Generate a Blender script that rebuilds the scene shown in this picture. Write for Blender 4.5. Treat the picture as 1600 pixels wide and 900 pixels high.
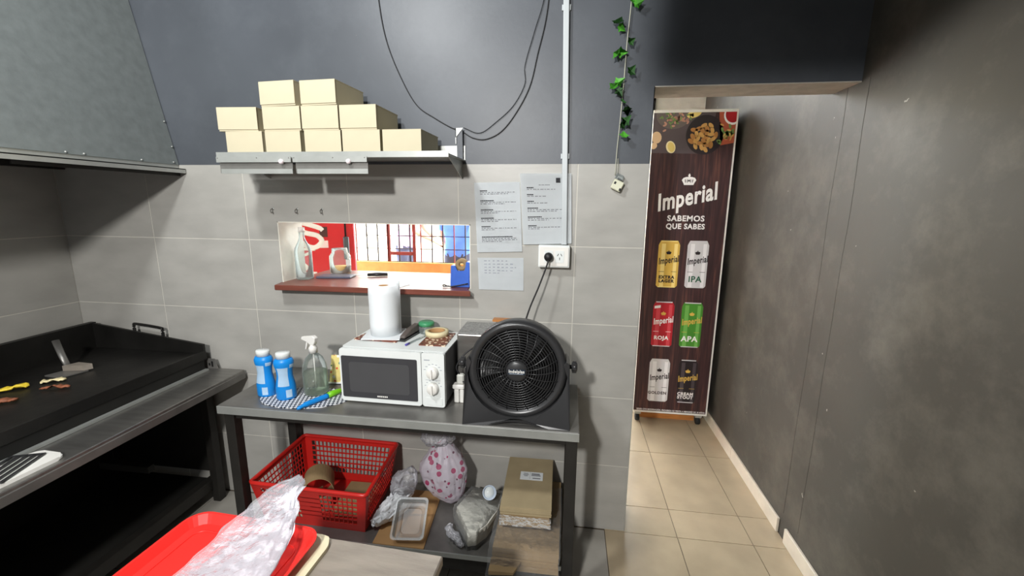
import bpy, bmesh, math, random
from mathutils import Vector, Matrix, noise
random.seed(7)
PI = math.pi
for o in list(bpy.data.objects): bpy.data.objects.remove(o, do_unlink=True)
SC = bpy.context.scene
C = SC.collection

# ------------------------------------------------------------------ camera
cam_d = bpy.data.cameras.new('camera'); cam = bpy.data.objects.new('camera', cam_d); C.objects.link(cam)
cam_d.sensor_width = 36.0; cam_d.lens = 36.0*664.37/1600.0; cam_d.clip_start = 0.02
_y, _p, _r = -.1302, .1951, .0095
fw = Vector((math.sin(_y)*math.cos(_p), math.cos(_y)*math.cos(_p), -math.sin(_p)))
rt = Vector((math.cos(_y), -math.sin(_y), 0)); up = rt.cross(fw)
r2 = math.cos(_r)*rt + math.sin(_r)*up; u2 = -math.sin(_r)*rt + math.cos(_r)*up
mw = Matrix((( r2.x, u2.x, -fw.x, -.0292), (r2.y, u2.y, -fw.y, -1.8342), (r2.z, u2.z, -fw.z, 1.5362), (0, 0, 0, 1)))
cam.matrix_world = mw
SC.camera = cam

# ------------------------------------------------------------------ world, lamps, exposure
W = bpy.data.worlds.new('daylight'); SC.world = W; W.use_nodes = True
bg = W.node_tree.nodes['Background']; bg.inputs[0].default_value = (.92, .96, 1.0, 1); bg.inputs[1].default_value = 7.0
SC.view_settings.view_transform = 'Standard'; SC.view_settings.look = 'None'
SC.view_settings.gamma = 1.0; SC.view_settings.use_curve_mapping = False
SC.view_settings.exposure = 0.80

def lamp(name, loc, power, radius, col=(1, 1, 1)):
    l = bpy.data.lights.new(name, 'POINT'); l.energy = power; l.shadow_soft_size = radius; l.color = col
    o = bpy.data.objects.new(name, l); C.objects.link(o); o.location = loc
    return o
lamp('kitchen_bulb', (-1.08, -1.5, 2.86), 60, .10, (.98, 1, 1))
lamp('entrance_bulb', (-.66, -2.9, 2.31), 150, .08, (1, .985, .96))

# ------------------------------------------------------------------ materials
def lin(c):
    return tuple(((v/255)/12.92 if v/255 <= .04045 else ((v/255+.055)/1.055)**2.4) for v in c) + (1,)
MATS = {}
def M(name, col, rough=.5, metal=0, var=.10, scale=14, bump=0, bscale=60, alpha=1, trans=0, stretch=None, rand=0, spec=.5, coat=0, emit=0, ior=1.45):
    if name in MATS: return MATS[name]
    m = bpy.data.materials.new(name); m.use_nodes = True; MATS[name] = m
    nt = m.node_tree; N = nt.nodes; L = nt.links; b = N['Principled BSDF']
    b.inputs['Roughness'].default_value = rough; b.inputs['Metallic'].default_value = metal
    b.inputs['Alpha'].default_value = alpha; b.inputs['Transmission Weight'].default_value = trans
    b.inputs['Specular IOR Level'].default_value = spec; b.inputs['Coat Weight'].default_value = coat
    b.inputs['IOR'].default_value = ior
    c = lin(col)
    tc = N.new('ShaderNodeTexCoord'); mp = N.new('ShaderNodeMapping'); L.new(tc.outputs['Object'], mp.inputs[0])
    if stretch: mp.inputs['Scale'].default_value = stretch
    nz = N.new('ShaderNodeTexNoise'); nz.inputs['Scale'].default_value = scale; nz.inputs['Detail'].default_value = 5
    L.new(mp.outputs[0], nz.inputs['Vector'])
    cr = N.new('ShaderNodeValToRGB'); cr.color_ramp.elements[0].position = .3; cr.color_ramp.elements[1].position = .7
    cr.color_ramp.elements[0].color = tuple(v*(1-var) for v in c[:3]) + (1,)
    cr.color_ramp.elements[1].color = tuple(min(1, v*(1+var)) for v in c[:3]) + (1,)
    L.new(nz.outputs['Fac'], cr.inputs[0])
    out = cr.outputs[0]
    if rand:
        oi = N.new('ShaderNodeObjectInfo'); mr = N.new('ShaderNodeMapRange'); L.new(oi.outputs['Random'], mr.inputs[0])
        mr.inputs[3].default_value = 1-rand; mr.inputs[4].default_value = 1+rand
        hs = N.new('ShaderNodeHueSaturation'); L.new(mr.outputs[0], hs.inputs['Value']); L.new(out, hs.inputs['Color']); out = hs.outputs[0]
    L.new(out, b.inputs['Base Color'])
    if bump:
        nb = N.new('ShaderNodeTexNoise'); nb.inputs['Scale'].default_value = bscale; nb.inputs['Detail'].default_value = 6
        L.new(mp.outputs[0], nb.inputs['Vector'])
        bp = N.new('ShaderNodeBump'); bp.inputs['Strength'].default_value = bump; bp.inputs['Distance'].default_value = .01
        L.new(nb.outputs['Fac'], bp.inputs['Height']); L.new(bp.outputs[0], b.inputs['Normal'])
    if emit:
        L.new(out, b.inputs['Emission Color']); b.inputs['Emission Strength'].default_value = emit
    return m

def scuffed(name, col, col2, rough=.45, fleck=(190, 190, 185), fs=7.0, thr=.045, smear=.5, streak=None):
    """dull wall paint with clouds of wear and small chips"""
    m = M(name, col, rough, var=.16, scale=2.2, bump=.02, bscale=60)
    nt = m.node_tree; N = nt.nodes; L = nt.links; b = N['Principled BSDF']
    base = b.inputs['Base Color'].links[0].from_socket
    tc = N.new('ShaderNodeTexCoord')
    n2 = N.new('ShaderNodeTexNoise'); n2.inputs['Scale'].default_value = 3.1; n2.inputs['Detail'].default_value = 8; n2.inputs['Roughness'].default_value = .7
    L.new(tc.outputs['Object'], n2.inputs['Vector'])
    r2 = N.new('ShaderNodeValToRGB'); r2.color_ramp.elements[0].position = .48; r2.color_ramp.elements[1].position = .78
    r2.color_ramp.elements[0].color = (0, 0, 0, 1); r2.color_ramp.elements[1].color = (smear, smear, smear, 1)
    L.new(n2.outputs['Fac'], r2.inputs[0])
    mx = N.new('ShaderNodeMix'); mx.data_type = 'RGBA'; L.new(r2.outputs[0], mx.inputs['Factor']); L.new(base, mx.inputs['A']); mx.inputs['B'].default_value = lin(col2)
    vo = N.new('ShaderNodeTexVoronoi'); vo.inputs['Scale'].default_value = fs; vo.inputs['Randomness'].default_value = 1
    nn = N.new('ShaderNodeTexNoise'); nn.inputs['Scale'].default_value = 30; nn.inputs['Detail'].default_value = 3
    L.new(tc.outputs['Object'], nn.inputs['Vector'])
    mxv = N.new('ShaderNodeMix'); mxv.data_type = 'VECTOR'; mxv.inputs['Factor'].default_value = .04
    L.new(tc.outputs['Object'], mxv.inputs['A']); L.new(nn.outputs['Color'], mxv.inputs['B']); L.new(mxv.outputs['Result'], vo.inputs['Vector'])
    lt = N.new('ShaderNodeMath'); lt.operation = 'LESS_THAN'; lt.inputs[1].default_value = thr; L.new(vo.outputs['Distance'], lt.inputs[0])
    # only some cells carry a chip
    sep = N.new('ShaderNodeSeparateColor'); L.new(vo.outputs['Color'], sep.inputs[0])
    gt = N.new('ShaderNodeMath'); gt.operation = 'GREATER_THAN'; gt.inputs[1].default_value = .72; L.new(sep.outputs[0], gt.inputs[0])
    mu = N.new('ShaderNodeMath'); mu.operation = 'MULTIPLY'; L.new(lt.outputs[0], mu.inputs[0]); L.new(gt.outputs[0], mu.inputs[1])
    mx2 = N.new('ShaderNodeMix'); mx2.data_type = 'RGBA'; L.new(mu.outputs[0], mx2.inputs['Factor']); L.new(mx.outputs['Result'], mx2.inputs['A']); mx2.inputs['B'].default_value = lin(fleck)
    L.new(mx2.outputs['Result'], b.inputs['Base Color'])
    return m

m_tile = M('grey_wall_tile', (168, 166, 160), .38, var=.10, scale=5, bump=.03, bscale=40, rand=.035, stretch=(1, 1, 2.2))
m_grout = M('pale_grout', (205, 202, 192), .85, var=.08)
m_darkpaint = scuffed('slate_wall_paint', (76, 80, 86), (104, 109, 114), .42, thr=.03, smear=.35, fs=6)
m_rightpaint = scuffed('charcoal_wall_paint', (66, 63, 57), (100, 95, 86), .55, thr=.035, smear=.9, fs=7, fleck=(150, 146, 138))
m_plaster = M('raw_plaster', (176, 170, 160), .85, var=.12, scale=20, bump=.3, bscale=70)
m_whitewall = M('cream_painted_reveal', (226, 222, 210), .7, var=.06, bump=.1)
m_floor_t = M('beige_floor_tile', (172, 156, 130), .32, var=.10, scale=6, rand=.05, bump=.02)
m_floor_shade = M('shaded_floor_tile', (150, 146, 138), .4, var=.12, scale=6, rand=.05)  # greyed, darker floor tile: kitchen-side shade put into the colour
m_fgrout = M('dark_floor_grout', (96, 84, 70), .9)
m_ceil = M('ceiling_paint', (62, 64, 66), .8)
m_bb = M('baseboard_tile', (205, 196, 178), .4, var=.08, scale=12)
m_steel = M('brushed_steel', (150, 148, 144), .34, .85, var=.14, scale=9, stretch=(1, 6, 6), bump=.03)
m_steel_d = M('worn_dark_steel', (128, 126, 122), .40, .6, var=.22, scale=8, bump=.04)
m_steel_w = M('scratched_steel', (176, 166, 154), .42, .6, var=.16, scale=7, stretch=(1.2, 5, 5), bump=.05)
m_galv = M('galvanised_sheet', (172, 174, 170), .4, .55, var=.08)
m_hood = M('painted_hood_sheet', (122, 128, 127), .36, .25, var=.10, scale=30, bump=.05, bscale=200)
m_blacksteel = M('black_painted_steel', (40, 38, 35), .5, .2, var=.2)
m_iron = M('seasoned_griddle_iron', (30, 29, 27), .45, .3, var=.45, scale=5, bump=.15, bscale=25)
m_darksheet = M('near_black_steel', (26, 25, 22), .7, .1, var=.4, scale=6)  # near-black mottled steel for the stand's sheets and burner box
m_blackpl = M('black_plastic', (46, 46, 47), .30, var=.06)
m_blackgl = M('black_grille_plastic', (40, 40, 41), .28, var=.04)
m_darkin = M('dark_interior', (16, 16, 17), .6)
m_white = M('white_enamel', (226, 230, 228), .35, var=.03)
m_whitepl = M('white_plastic', (232, 230, 224), .4, var=.03)
m_mwside = M('grey_microwave_side', (120, 120, 122), .5, .2, var=.1)
m_mwglass = M('smoked_door_glass', (62, 62, 65), .25, var=.08, scale=6)
m_paper = M('white_paper', (228, 232, 234), .8, var=.02)
m_ink = M('black_ink', (40, 40, 44), .8)
m_pencil = M('pencil_ink', (158, 162, 172), .8)
m_card = M('cream_cardboard', (196, 187, 160), .75, var=.04, scale=10)
m_carddark = M('brown_cardboard', (178, 138, 92), .8, var=.1, scale=10)
m_kraft = M('kraft_paper', (152, 128, 92), .75, var=.10, scale=14, bump=.1)
m_red = M('red_basket_plastic', (196, 38, 32), .35, var=.06)
m_tray = M('bright_red_tray', (226, 44, 38), .38, var=.05)
m_cream = M('cream_board', (214, 204, 172), .6, var=.1)
m_blue = M('bottle_blue', (22, 138, 222), .35, var=.05)
m_lblue = M('pale_blue_print', (176, 206, 232), .45)
m_green = M('lime_green', (122, 200, 32), .4)
m_wood = M('varnished_red_wood', (116, 64, 52), .34, var=.2, scale=6, stretch=(1, 12, 12), coat=.08)
m_wood2 = M('orange_wood', (196, 128, 66), .5, var=.2, scale=8, stretch=(1, 10, 10))
m_pvc = M('pale_pvc', (188, 194, 196), .4, var=.03)
m_leaf = M('ivy_green', (86, 172, 54), .45, var=.3, scale=40)
m_leafd = M('dark_ivy_green', (48, 92, 42), .5, var=.3, scale=40)
m_wire = M('pale_wire', (176, 176, 160), .5)
m_cable = M('black_cable', (24, 24, 26), .5)
def film(name, col, base, rough=.1, tint=(255, 255, 255), fres=1.0, bump=0, bscale=30):
    """thin see-through skin: clear transmission plus a Fresnel share of surface reflection"""
    m = M(name, col, rough, var=.03, bump=bump, bscale=bscale, spec=.8); nt = m.node_tree; N = nt.nodes; L = nt.links
    b = N['Principled BSDF']; out = N['Material Output']; tr = N.new('ShaderNodeBsdfTransparent'); tr.inputs[0].default_value = lin(tint)
    fr = N.new('ShaderNodeFresnel'); fr.inputs['IOR'].default_value = 1.45
    if bump: L.new(b.inputs['Normal'].links[0].from_socket, fr.inputs['Normal'])
    ma = N.new('ShaderNodeMath'); ma.operation = 'MULTIPLY_ADD'; ma.use_clamp = True; L.new(fr.outputs[0], ma.inputs[0]); ma.inputs[1].default_value = fres; ma.inputs[2].default_value = base
    mx = N.new('ShaderNodeMixShader'); L.new(ma.outputs[0], mx.inputs[0]); L.new(tr.outputs[0], mx.inputs[1]); L.new(b.outputs[0], mx.inputs[2]); L.new(mx.outputs[0], out.inputs[0]); return m
m_glass = film('clear_glass', (222, 228, 228), .03, .05, (250, 252, 251), .9)
m_clear = film('clear_plastic', (214, 222, 222), .13, .15, (250, 252, 252), .9, .15)
m_film = film('crinkled_film', (230, 230, 236), .22, .2, (255, 255, 255), .8, .45, 40)
m_filmw = film('milky_film', (226, 226, 236), .6, .35, (255, 255, 255), .6, .4)
m_filmc = film('thin_clear_film', (220, 222, 222), .06, .12, (255, 255, 255), .9, .8, 45)
m_whitebag = film('white_bag_film', (236, 238, 242), .92, .4, (255, 255, 255), .5, .4)
m_water = film('soapy_water', (214, 220, 206), .12, .1, (240, 246, 238), .3)
m_napkin = M('white_napkin_paper', (206, 204, 194), .85, var=.06, scale=20)
m_bronze = M('bronze_handle', (190, 128, 72), .4, .3)
m_tapeb = M('tape_blue', (60, 104, 200), .4)
m_masking = M('masking_tape', (220, 208, 168), .6)
m_pink = M('pink_print', (206, 84, 130), .5)
m_cola = M('cola_red', (205, 44, 48), .3, var=.04)
m_skin = M('skin', (206, 158, 130), .6)
m_bshirt = M('blue_shirt', (92, 134, 226), .8)
m_pshirt = M('pink_shirt', (230, 178, 214), .8)
m_trous = M('dark_trousers', (70, 72, 92), .8)
m_hair = M('dark_hair', (60, 44, 36), .7)
m_rust = M('rust_red_iron', (128, 62, 54), .6, .2)
m_pale = M('pale_street_wall', (232, 222, 196), .9, var=.12, scale=3)
m_ochre = M('ochre_panel', (226, 178, 104), .8, var=.1)
m_rub = M('black_rubber', (26, 26, 26), .7)
m_egg = M('egg_yellow', (236, 206, 60), .5, var=.2, scale=60)
m_eggw = M('egg_white', (232, 218, 170), .5, var=.15, scale=60)
m_meat = M('seared_meat', (140, 84, 58), .6, var=.35, scale=60)
m_purple = M('purple_cap', (88, 80, 160), .4)
m_grgreen = M('green_lid', (70, 150, 104), .35)

def checker_mat():
    m = M('black_white_weave', (220, 222, 226), .6, var=0); nt = m.node_tree; N = nt.nodes; L = nt.links
    tc = N.new('ShaderNodeTexCoord'); mp = N.new('ShaderNodeMapping'); mp.inputs['Rotation'].default_value = (0, 0, .55); L.new(tc.outputs['Object'], mp.inputs[0])
    ck = N.new('ShaderNodeTexChecker'); ck.inputs['Scale'].default_value = 88; L.new(mp.outputs[0], ck.inputs['Vector'])
    ck.inputs['Color1'].default_value = lin((226, 228, 232)); ck.inputs['Color2'].default_value = lin((52, 58, 72))
    L.new(ck.outputs['Color'], N['Principled BSDF'].inputs['Base Color']); return m
m_check = checker_mat()

def spotted(name, base, cols, scale, thr, alpha=1.0, rough=.4):
    m = M(name, base, rough, alpha=alpha, var=.05, bump=.3, bscale=25); nt = m.node_tree; N = nt.nodes; L = nt.links; b = N['Principled BSDF']
    cur = b.inputs['Base Color'].links[0].from_socket
    tc = N.new('ShaderNodeTexCoord')
    for i, (c, s, t) in enumerate(cols):
        vo = N.new('ShaderNodeTexVoronoi'); vo.inputs['Scale'].default_value = s
        mp = N.new('ShaderNodeMapping'); mp.inputs['Location'].default_value = (i*3.3, i*1.7, i*.9); L.new(tc.outputs['Object'], mp.inputs[0]); L.new(mp.outputs[0], vo.inputs['Vector'])
        lt = N.new('ShaderNodeMath'); lt.operation = 'LESS_THAN'; lt.inputs[1].default_value = t; L.new(vo.outputs['Distance'], lt.inputs[0])
        mx = N.new('ShaderNodeMix'); mx.data_type = 'RGBA'; L.new(lt.outputs[0], mx.inputs['Factor']); L.new(cur, mx.inputs['A']); mx.inputs['B'].default_value = lin(c); cur = mx.outputs['Result']
    L.new(cur, b.inputs['Base Color']); return m
m_flower = spotted('flower_print_film', (222, 214, 226), [((186, 62, 110), 24, .30), ((120, 70, 92), 30, .16)], 0, 0, alpha=.64)
m_snack = spotted('snack_packet_print', (224, 206, 130), [((208, 92, 60), 40, .22), ((60, 120, 96), 30, .2), ((244, 240, 226), 34, .28)], 0, 0)
m_mag = spotted('magazine_print', (118, 66, 52), [((226, 206, 180), 55, .35), ((60, 44, 38), 45, .25)], 0, 0)

def poster_wood():
    m = M('printed_dark_wood', (70, 42, 42), .5, var=0); nt = m.node_tree; N = nt.nodes; L = nt.links; b = N['Principled BSDF']
    tc = N.new('ShaderNodeTexCoord'); mp = N.new('ShaderNodeMapping'); mp.inputs['Scale'].default_value = (26, 1, 1.4); L.new(tc.outputs['Object'], mp.inputs[0])
    nz = N.new('ShaderNodeTexNoise'); nz.inputs['Scale'].default_value = 2.2; nz.inputs['Detail'].default_value = 8; nz.inputs['Distortion'].default_value = .6; L.new(mp.outputs[0], nz.inputs['Vector'])
    cr = N.new('ShaderNodeValToRGB'); e = cr.color_ramp.elements
    e[0].position = .3; e[0].color = lin((44, 28, 30)); e[1].position = .75; e[1].color = lin((104, 66, 58)); x = e.new(.55); x.color = lin((66, 42, 43))
    L.new(nz.outputs['Fac'], cr.inputs[0]); L.new(cr.outputs[0], b.inputs['Base Color']); return m
m_pwood = poster_wood()
def flat(name, c, rough=.5): return M(name, c, rough, var=.03)

# ------------------------------------------------------------------ mesh helpers
def nb(): return bmesh.new()
def bx(bm, x0, x1, y0, y1, z0, z1, mat=None, mi=0):
    vs = [bm.verts.new(((x0, x1)[i & 1], (y0, y1)[(i >> 1) & 1], (z0, z1)[(i >> 2) & 1])) for i in range(8)]
    if mat is not None:
        for v in vs: v.co = mat @ v.co
    fs = []
    for f in ((0, 2, 3, 1), (4, 5, 7, 6), (0, 1, 5, 4), (2, 6, 7, 3), (0, 4, 6, 2), (1, 3, 7, 5)):
        fc = bm.faces.new([vs[i] for i in f]); fc.material_index = mi; fs.append(fc)
    return fs
def prism(bm, pts, y0, y1, mat=None, axis='y', mi=0):
    """outline in (a,b) extruded along an axis: y -> (a,y,b); z -> (a,b,z); x -> (x,a,b)"""
    def P(a, b, t): return {'y': (a, t, b), 'z': (a, b, t), 'x': (t, a, b)}[axis]
    A = [bm.verts.new(P(a, b, y0)) for a, b in pts]; B = [bm.verts.new(P(a, b, y1)) for a, b in pts]
    if mat is not None:
        for v in A+B: v.co = mat @ v.co
    n = len(pts)
    fs = [bm.faces.new(A), bm.faces.new(B[::-1])]
    for i in range(n): fs.append(bm.faces.new([A[i], B[i], B[(i+1) % n], A[(i+1) % n]]))
    for f in fs: f.material_index = mi
    return fs
def lathe(bm, prof, cx=0, cy=0, n=24, mat=None, cap=True, sx=1, sy=1):
    rings = []
    for r, z in prof:
        rings.append([bm.verts.new((cx+r*sx*math.cos(2*PI*i/n), cy+r*sy*math.sin(2*PI*i/n), z)) for i in range(n)])
    for a, b in zip(rings, rings[1:]):
        for i in range(n):
            f = bm.faces.new([a[i], a[(i+1) % n], b[(i+1) % n], b[i]]); f.smooth = True
    if cap:
        if prof[0][0] > 1e-5: bm.faces.new(rings[0][::-1])
        if prof[-1][0] > 1e-5: bm.faces.new(rings[-1])
    if mat is not None:
        for r in rings:
            for v in r: v.co = mat @ v.co
    return rings
def tube(bm, pts, r, n=8, closed=False, flat=1.0, upv=Vector((0, 0, 1))):
    pts = [Vector(p) for p in pts]; rings = []; m = len(pts)
    for i, p in enumerate(pts):
        if closed: t = pts[(i+1) % m]-pts[i-1]
        else: t = pts[min(i+1, m-1)]-pts[max(i-1, 0)]
        t.normalize(); a = t.cross(upv)
        if a.length < 1e-3: a = t.cross(Vector((1, 0, 0)))
        a.normalize(); b = a.cross(t)
        rr = r[i] if isinstance(r, (list, tuple)) else r
        rings.append([bm.verts.new(p + a*math.cos(2*PI*k/n)*rr + b*math.sin(2*PI*k/n)*rr*flat) for k in range(n)])
    rg = range(m) if closed else range(m-1)
    for i in rg:
        A, B = rings[i], rings[(i+1) % m]
        for k in range(n):
            f = bm.faces.new([A[k], A[(k+1) % n], B[(k+1) % n], B[k]]); f.smooth = True
    if not closed:
        bm.faces.new(rings[0]); bm.faces.new(rings[-1][::-1])
def spline(pts, k=8):
    """Catmull-Rom through the points"""
    P = [Vector(p) for p in pts]; P = [2*P[0]-P[1]] + P + [2*P[-1]-P[-2]]; out = []
    for i in range(1, len(P)-2):
        a, b, c, d = P[i-1:i+3]
        for j in range(k):
            t = j/k
            out.append(.5*((2*b)+(c-a)*t+(2*a-5*b+4*c-d)*t*t+(3*b-a-3*c+d)*t**3))
    out.append(P[-2]); return out
def bevel(bm, w, seg=2):
    bmesh.ops.bevel(bm, geom=[e for e in bm.edges], offset=w, segments=seg, affect='EDGES', profile=.5, clamp_overlap=True)
def obj(name, bm, mats, parent=None, smooth=False):
    bmesh.ops.recalc_face_normals(bm, faces=bm.faces)
    me = bpy.data.meshes.new(name); bm.to_mesh(me); bm.free()
    for m in (mats if isinstance(mats, (list, tuple)) else [mats]): me.materials.append(m)
    if smooth:
        for p in me.polygons: p.use_smooth = True
    o = bpy.data.objects.new(name, me); C.objects.link(o)
    if parent is not None: o.parent = parent
    return o
def share(name, me, parent, loc=(0, 0, 0), rot=(0, 0, 0)):
    o = bpy.data.objects.new(name, me); C.objects.link(o); o.parent = parent; o.location = loc; o.rotation_euler = rot; return o
def tag(o, label, cat, group=None):
    o['label'] = label; o['category'] = cat
    if group: o['group'] = group
    return o
def thing(name, label, cat, loc=(0, 0, 0), rotz=0, group=None, rot=None):
    o = bpy.data.objects.new(name, None); C.objects.link(o); o.empty_display_size = .05
    o.location = loc; o.rotation_euler = rot or (0, 0, rotz)
    return tag(o, label, cat, group)
def struct(name, bm, m, parent=None):
    o = obj(name, bm, m, parent)
    if parent is None: o['kind'] = 'structure'
    return o
def box_obj(name, b, m, parent=None, bev=0, seg=2):
    bm = nb(); bx(bm, *b)
    if bev: bevel(bm, bev, seg)
    return obj(name, bm, m, parent)
def text(name, s, size, m, parent, loc, rot=(PI/2, 0, 0), shear=0, bold=0, sx=1, align='CENTER', ext=.0004, tilt=0):
    cu = bpy.data.curves.new(name, 'FONT'); cu.body = s; cu.size = size; cu.shear = shear; cu.offset = bold; cu.extrude = ext; cu.align_x = align; cu.resolution_u = 3; cu.space_character = 1.0+bold/size*3.0
    t = bpy.data.objects.new(name, cu); C.objects.link(t)
    dg = bpy.context.evaluated_depsgraph_get()
    me = bpy.data.meshes.new_from_object(t.evaluated_get(dg)); bpy.data.objects.remove(t, do_unlink=True); bpy.data.curves.remove(cu)
    from mathutils import Euler
    mt = Matrix.Translation(loc) @ Euler(rot).to_matrix().to_4x4() @ Matrix.Rotation(tilt, 4, 'Z') @ Matrix.Diagonal((sx, 1, 1, 1))
    me.transform(mt); me.materials.clear(); me.materials.append(m)
    o = bpy.data.objects.new(name, me); C.objects.link(o)
    if parent is not None: o.parent = parent
    return o
def rrect(x0, x1, y0, y1, r, k=5):
    out = []
    for cx, cy, a in ((x1-r, y1-r, 0), (x0+r, y1-r, PI/2), (x0+r, y0+r, PI), (x1-r, y0+r, 1.5*PI)):
        for i in range(k+1): out.append((cx+r*math.cos(a+PI/2*i/k), cy+r*math.sin(a+PI/2*i/k)))
    return out
def ell(cx, cy, a, b, rot=0, n=18):
    return [(cx+a*math.cos(t)*math.cos(rot)-b*math.sin(t)*math.sin(rot), cy+a*math.cos(t)*math.sin(rot)+b*math.sin(t)*math.cos(rot)) for t in [2*PI*i/n for i in range(n)]]
def crumple(bm, amp, freq, seed=0, ridge=True):
    for v in bm.verts:
        p = v.co*freq + Vector((seed*7.1, seed*3.3, seed*1.9))
        n = noise.noise_vector(p) + .5*noise.noise_vector(p*2.3)
        if ridge: n = Vector([abs(c)*2-.5 for c in n])
        v.co += n*amp
def blob(bm, c, s, sub=4, fn=None):
    r = bmesh.ops.create_icosphere(bm, subdivisions=sub, radius=1)
    for v in r['verts']:
        p = v.co.copy()
        if fn: p = fn(p)
        v.co = Vector((c[0]+p.x*s[0], c[1]+p.y*s[1], c[2]+p.z*s[2]))
    for f in bm.faces: f.smooth = True
    return r['verts']

# ================================================================== SETTING
TH = .34; TW = .5079; G = .0020
HOLE = (-1.372, -.456, 1.160, 1.446)
XL, XR, XE = -2.53, 1.02, .2857      # left wall, right wall, free end of the back wall
WT = .18; ZL = 1.992; ZC = 3.2
# back wall core with the serving hatch and the doorway
bm = nb()
bx(bm, XL, HOLE[0], .0012, WT, 0, 1.70); bx(bm, HOLE[1], XE-.003, .0012, WT, 0, 1.70)
bx(bm, HOLE[0], HOLE[1], .0012, WT, 0, HOLE[2]); bx(bm, HOLE[0], HOLE[1], .0012, WT, HOLE[3], 1.70)
bx(bm, XL, XE-.003, .006, WT, 1.70, ZC); bx(bm, XE-.003, XR, .006, WT, ZL, ZC)
wall_back = struct('wall_back', bm, m_grout)
bm = nb(); bx(bm, XL, XE, 0, .006, 1.70, ZC); bx(bm, XE, XR, 0, .006, ZL, ZC)
obj('painted_upper_wall', bm, m_darkpaint, wall_back)
bm = nb(); bx(bm, XE-.003, XR, .0, WT, ZL-.004, ZL); obj('lintel_underside', bm, m_plaster, wall_back)
bm = nb(); bx(bm, XE-.003, XE, .0, WT, 0, ZL-.004); obj('wall_end_trim', bm, m_galv, wall_back)
bm = nb()   # painted reveal of the hatch
t = .004
bx(bm, HOLE[0], HOLE[0]+t, .0, WT, HOLE[2], HOLE[3]); bx(bm, HOLE[1]-t, HOLE[1], .0, WT, HOLE[2], HOLE[3]); bx(bm, HOLE[0], HOLE[1], .0, WT, HOLE[3]-t, HOLE[3])
obj('hatch_reveal', bm, m_whitewall, wall_back)
def rect_minus(a, h):
    x0, x1, z0, z1 = a; hx0, hx1, hz0, hz1 = h
    if x1 <= hx0 or x0 >= hx1 or z1 <= hz0 or z0 >= hz1: return [a]
    out = []
    if z0 < hz0: out.append((x0, x1, z0, hz0))
    if z1 > hz1: out.append((x0, x1, hz1, z1))
    zz0, zz1 = max(z0, hz0), min(z1, hz1)
    if x0 < hx0: out.append((x0, hx0, zz0, zz1))
    if x1 > hx1: out.append((hx1, x1, zz0, zz1))
    return out
for j in range(5):
    for i in range(-5, 1):
        x0, x1 = max(i*TW+G, XL), min((i+1)*TW-G, XE-.004); z0, z1 = j*TH+G, (j+1)*TH-G
        if j == 4: z1 = 1.70
        rs = rect_minus((x0, x1, z0, z1), (HOLE[0]-.001, HOLE[1]+.001, HOLE[2]-.001, HOLE[3]+.001))
        bm = nb()
        for r in rs: bx(bm, r[0], r[1], 0, .0014, r[2], r[3])
        if rs: obj('wall_tile', bm, m_tile, wall_back)
# left wall, tiled
wl = struct('wall_left', (lambda b: (bx(b, XL-.1, XL-.0012, -3.7, WT, 0, ZC), b)[1])(nb()), m_grout)
for j in range(5):
    for k in range(7):
        y1 = -k*TW-G; y0 = -(k+1)*TW+G
        bm = nb(); bx(bm, XL-.0014, XL, y0, y1, j*TH+G, (j+1)*TH-G); obj('wall_tile', bm, m_tile, wl)
bm = nb(); bx(bm, XL-.006, XL, -3.7, 0, 1.70, ZC); obj('painted_upper_wall', bm, m_darkpaint, wl)
# right wall with the scar of a removed door frame
wr = struct('wall_right', (lambda b: (bx(b, XR, XR+.12, -3.7, 2.1, 0, ZC), b)[1])(nb()), m_rightpaint)
bm = nb()
for i in range(30):
    z0, z1 = .12+i*(ZL-.12)/30, .12+(i+1)*(ZL-.12)/30
    w = .006*noise.noise(Vector((z0*3, 5, 1)))
    bx(bm, XR-.0009, XR, -.050-w, -.018, z0, z1); bx(bm, XR-.0009, XR, .080+w, .115-w, z0, z1)
obj('plaster_scar', bm, m_rightpaint, wr)
for (y0, y1) in ((.10, 1.90), (-3.6, .035)):
    n = max(1, round((y1-y0)/.52))
    for k in range(n):
        a = y0+(y1-y0)*k/n; b_ = y0+(y1-y0)*(k+1)/n
        bm = nb(); bx(bm, XR-.012, XR, a+.001, b_-.001, 0, .075); bevel(bm, .002, 1)
        o = obj('baseboard_right', bm, m_bb); o['kind'] = 'structure'
# rear wall, ceiling, two added unseen blockers that shade the upper right corner
struct('wall_rear', (lambda b: (bx(b, XL, XR, -3.8, -3.7, 0, ZC), b)[1])(nb()), m_darkpaint)
struct('ceiling', (lambda b: (bx(b, XL-.1, XR+.12, -3.8, 2.45, ZC, ZC+.1), b)[1])(nb()), m_ceil)
struct('trim_1', (lambda b: (bx(b, -.38, XR, -.86, -.72, 2.40, ZC), b)[1])(nb()), m_rightpaint)
struct('trim_2', (lambda b: (bx(b, -.22, XR, -1.62, -1.50, 2.165, ZC), b)[1])(nb()), m_rightpaint)
# floor: screed + tiles
fl = struct('floor', (lambda b: (bx(b, -3.6, 1.14, -3.8, 9.0, -.06, -.004), b)[1])(nb()), m_fgrout)
FW, FD, g = .338, .52, .0018
def ftile(x0, x1, y0, y1, m):
    bm = nb(); bx(bm, x0+g, x1-g, y0+g, y1-g, -.006, 0); return obj('floor_tile', bm, m, fl)
for i in range(-8, 3):
    x0 = .191+i*FW; x1 = x0+FW
    x1 = min(x1, XR)
    for k in range(6):                       # kitchen side
        ftile(x0, x1, -.006-(k+1)*FD, -.006-k*FD, m_floor_t if i >= 0 else m_floor_shade)
    if i >= 0:
        ftile(x0, x1, -.006, .185, m_floor_t)
    for k in range(4):                       # corridor and shop side
        if i < 0 and i > -8 or i >= 0: ftile(x0, x1, .185+k*FD, .185+(k+1)*FD, m_floor_t)
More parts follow.
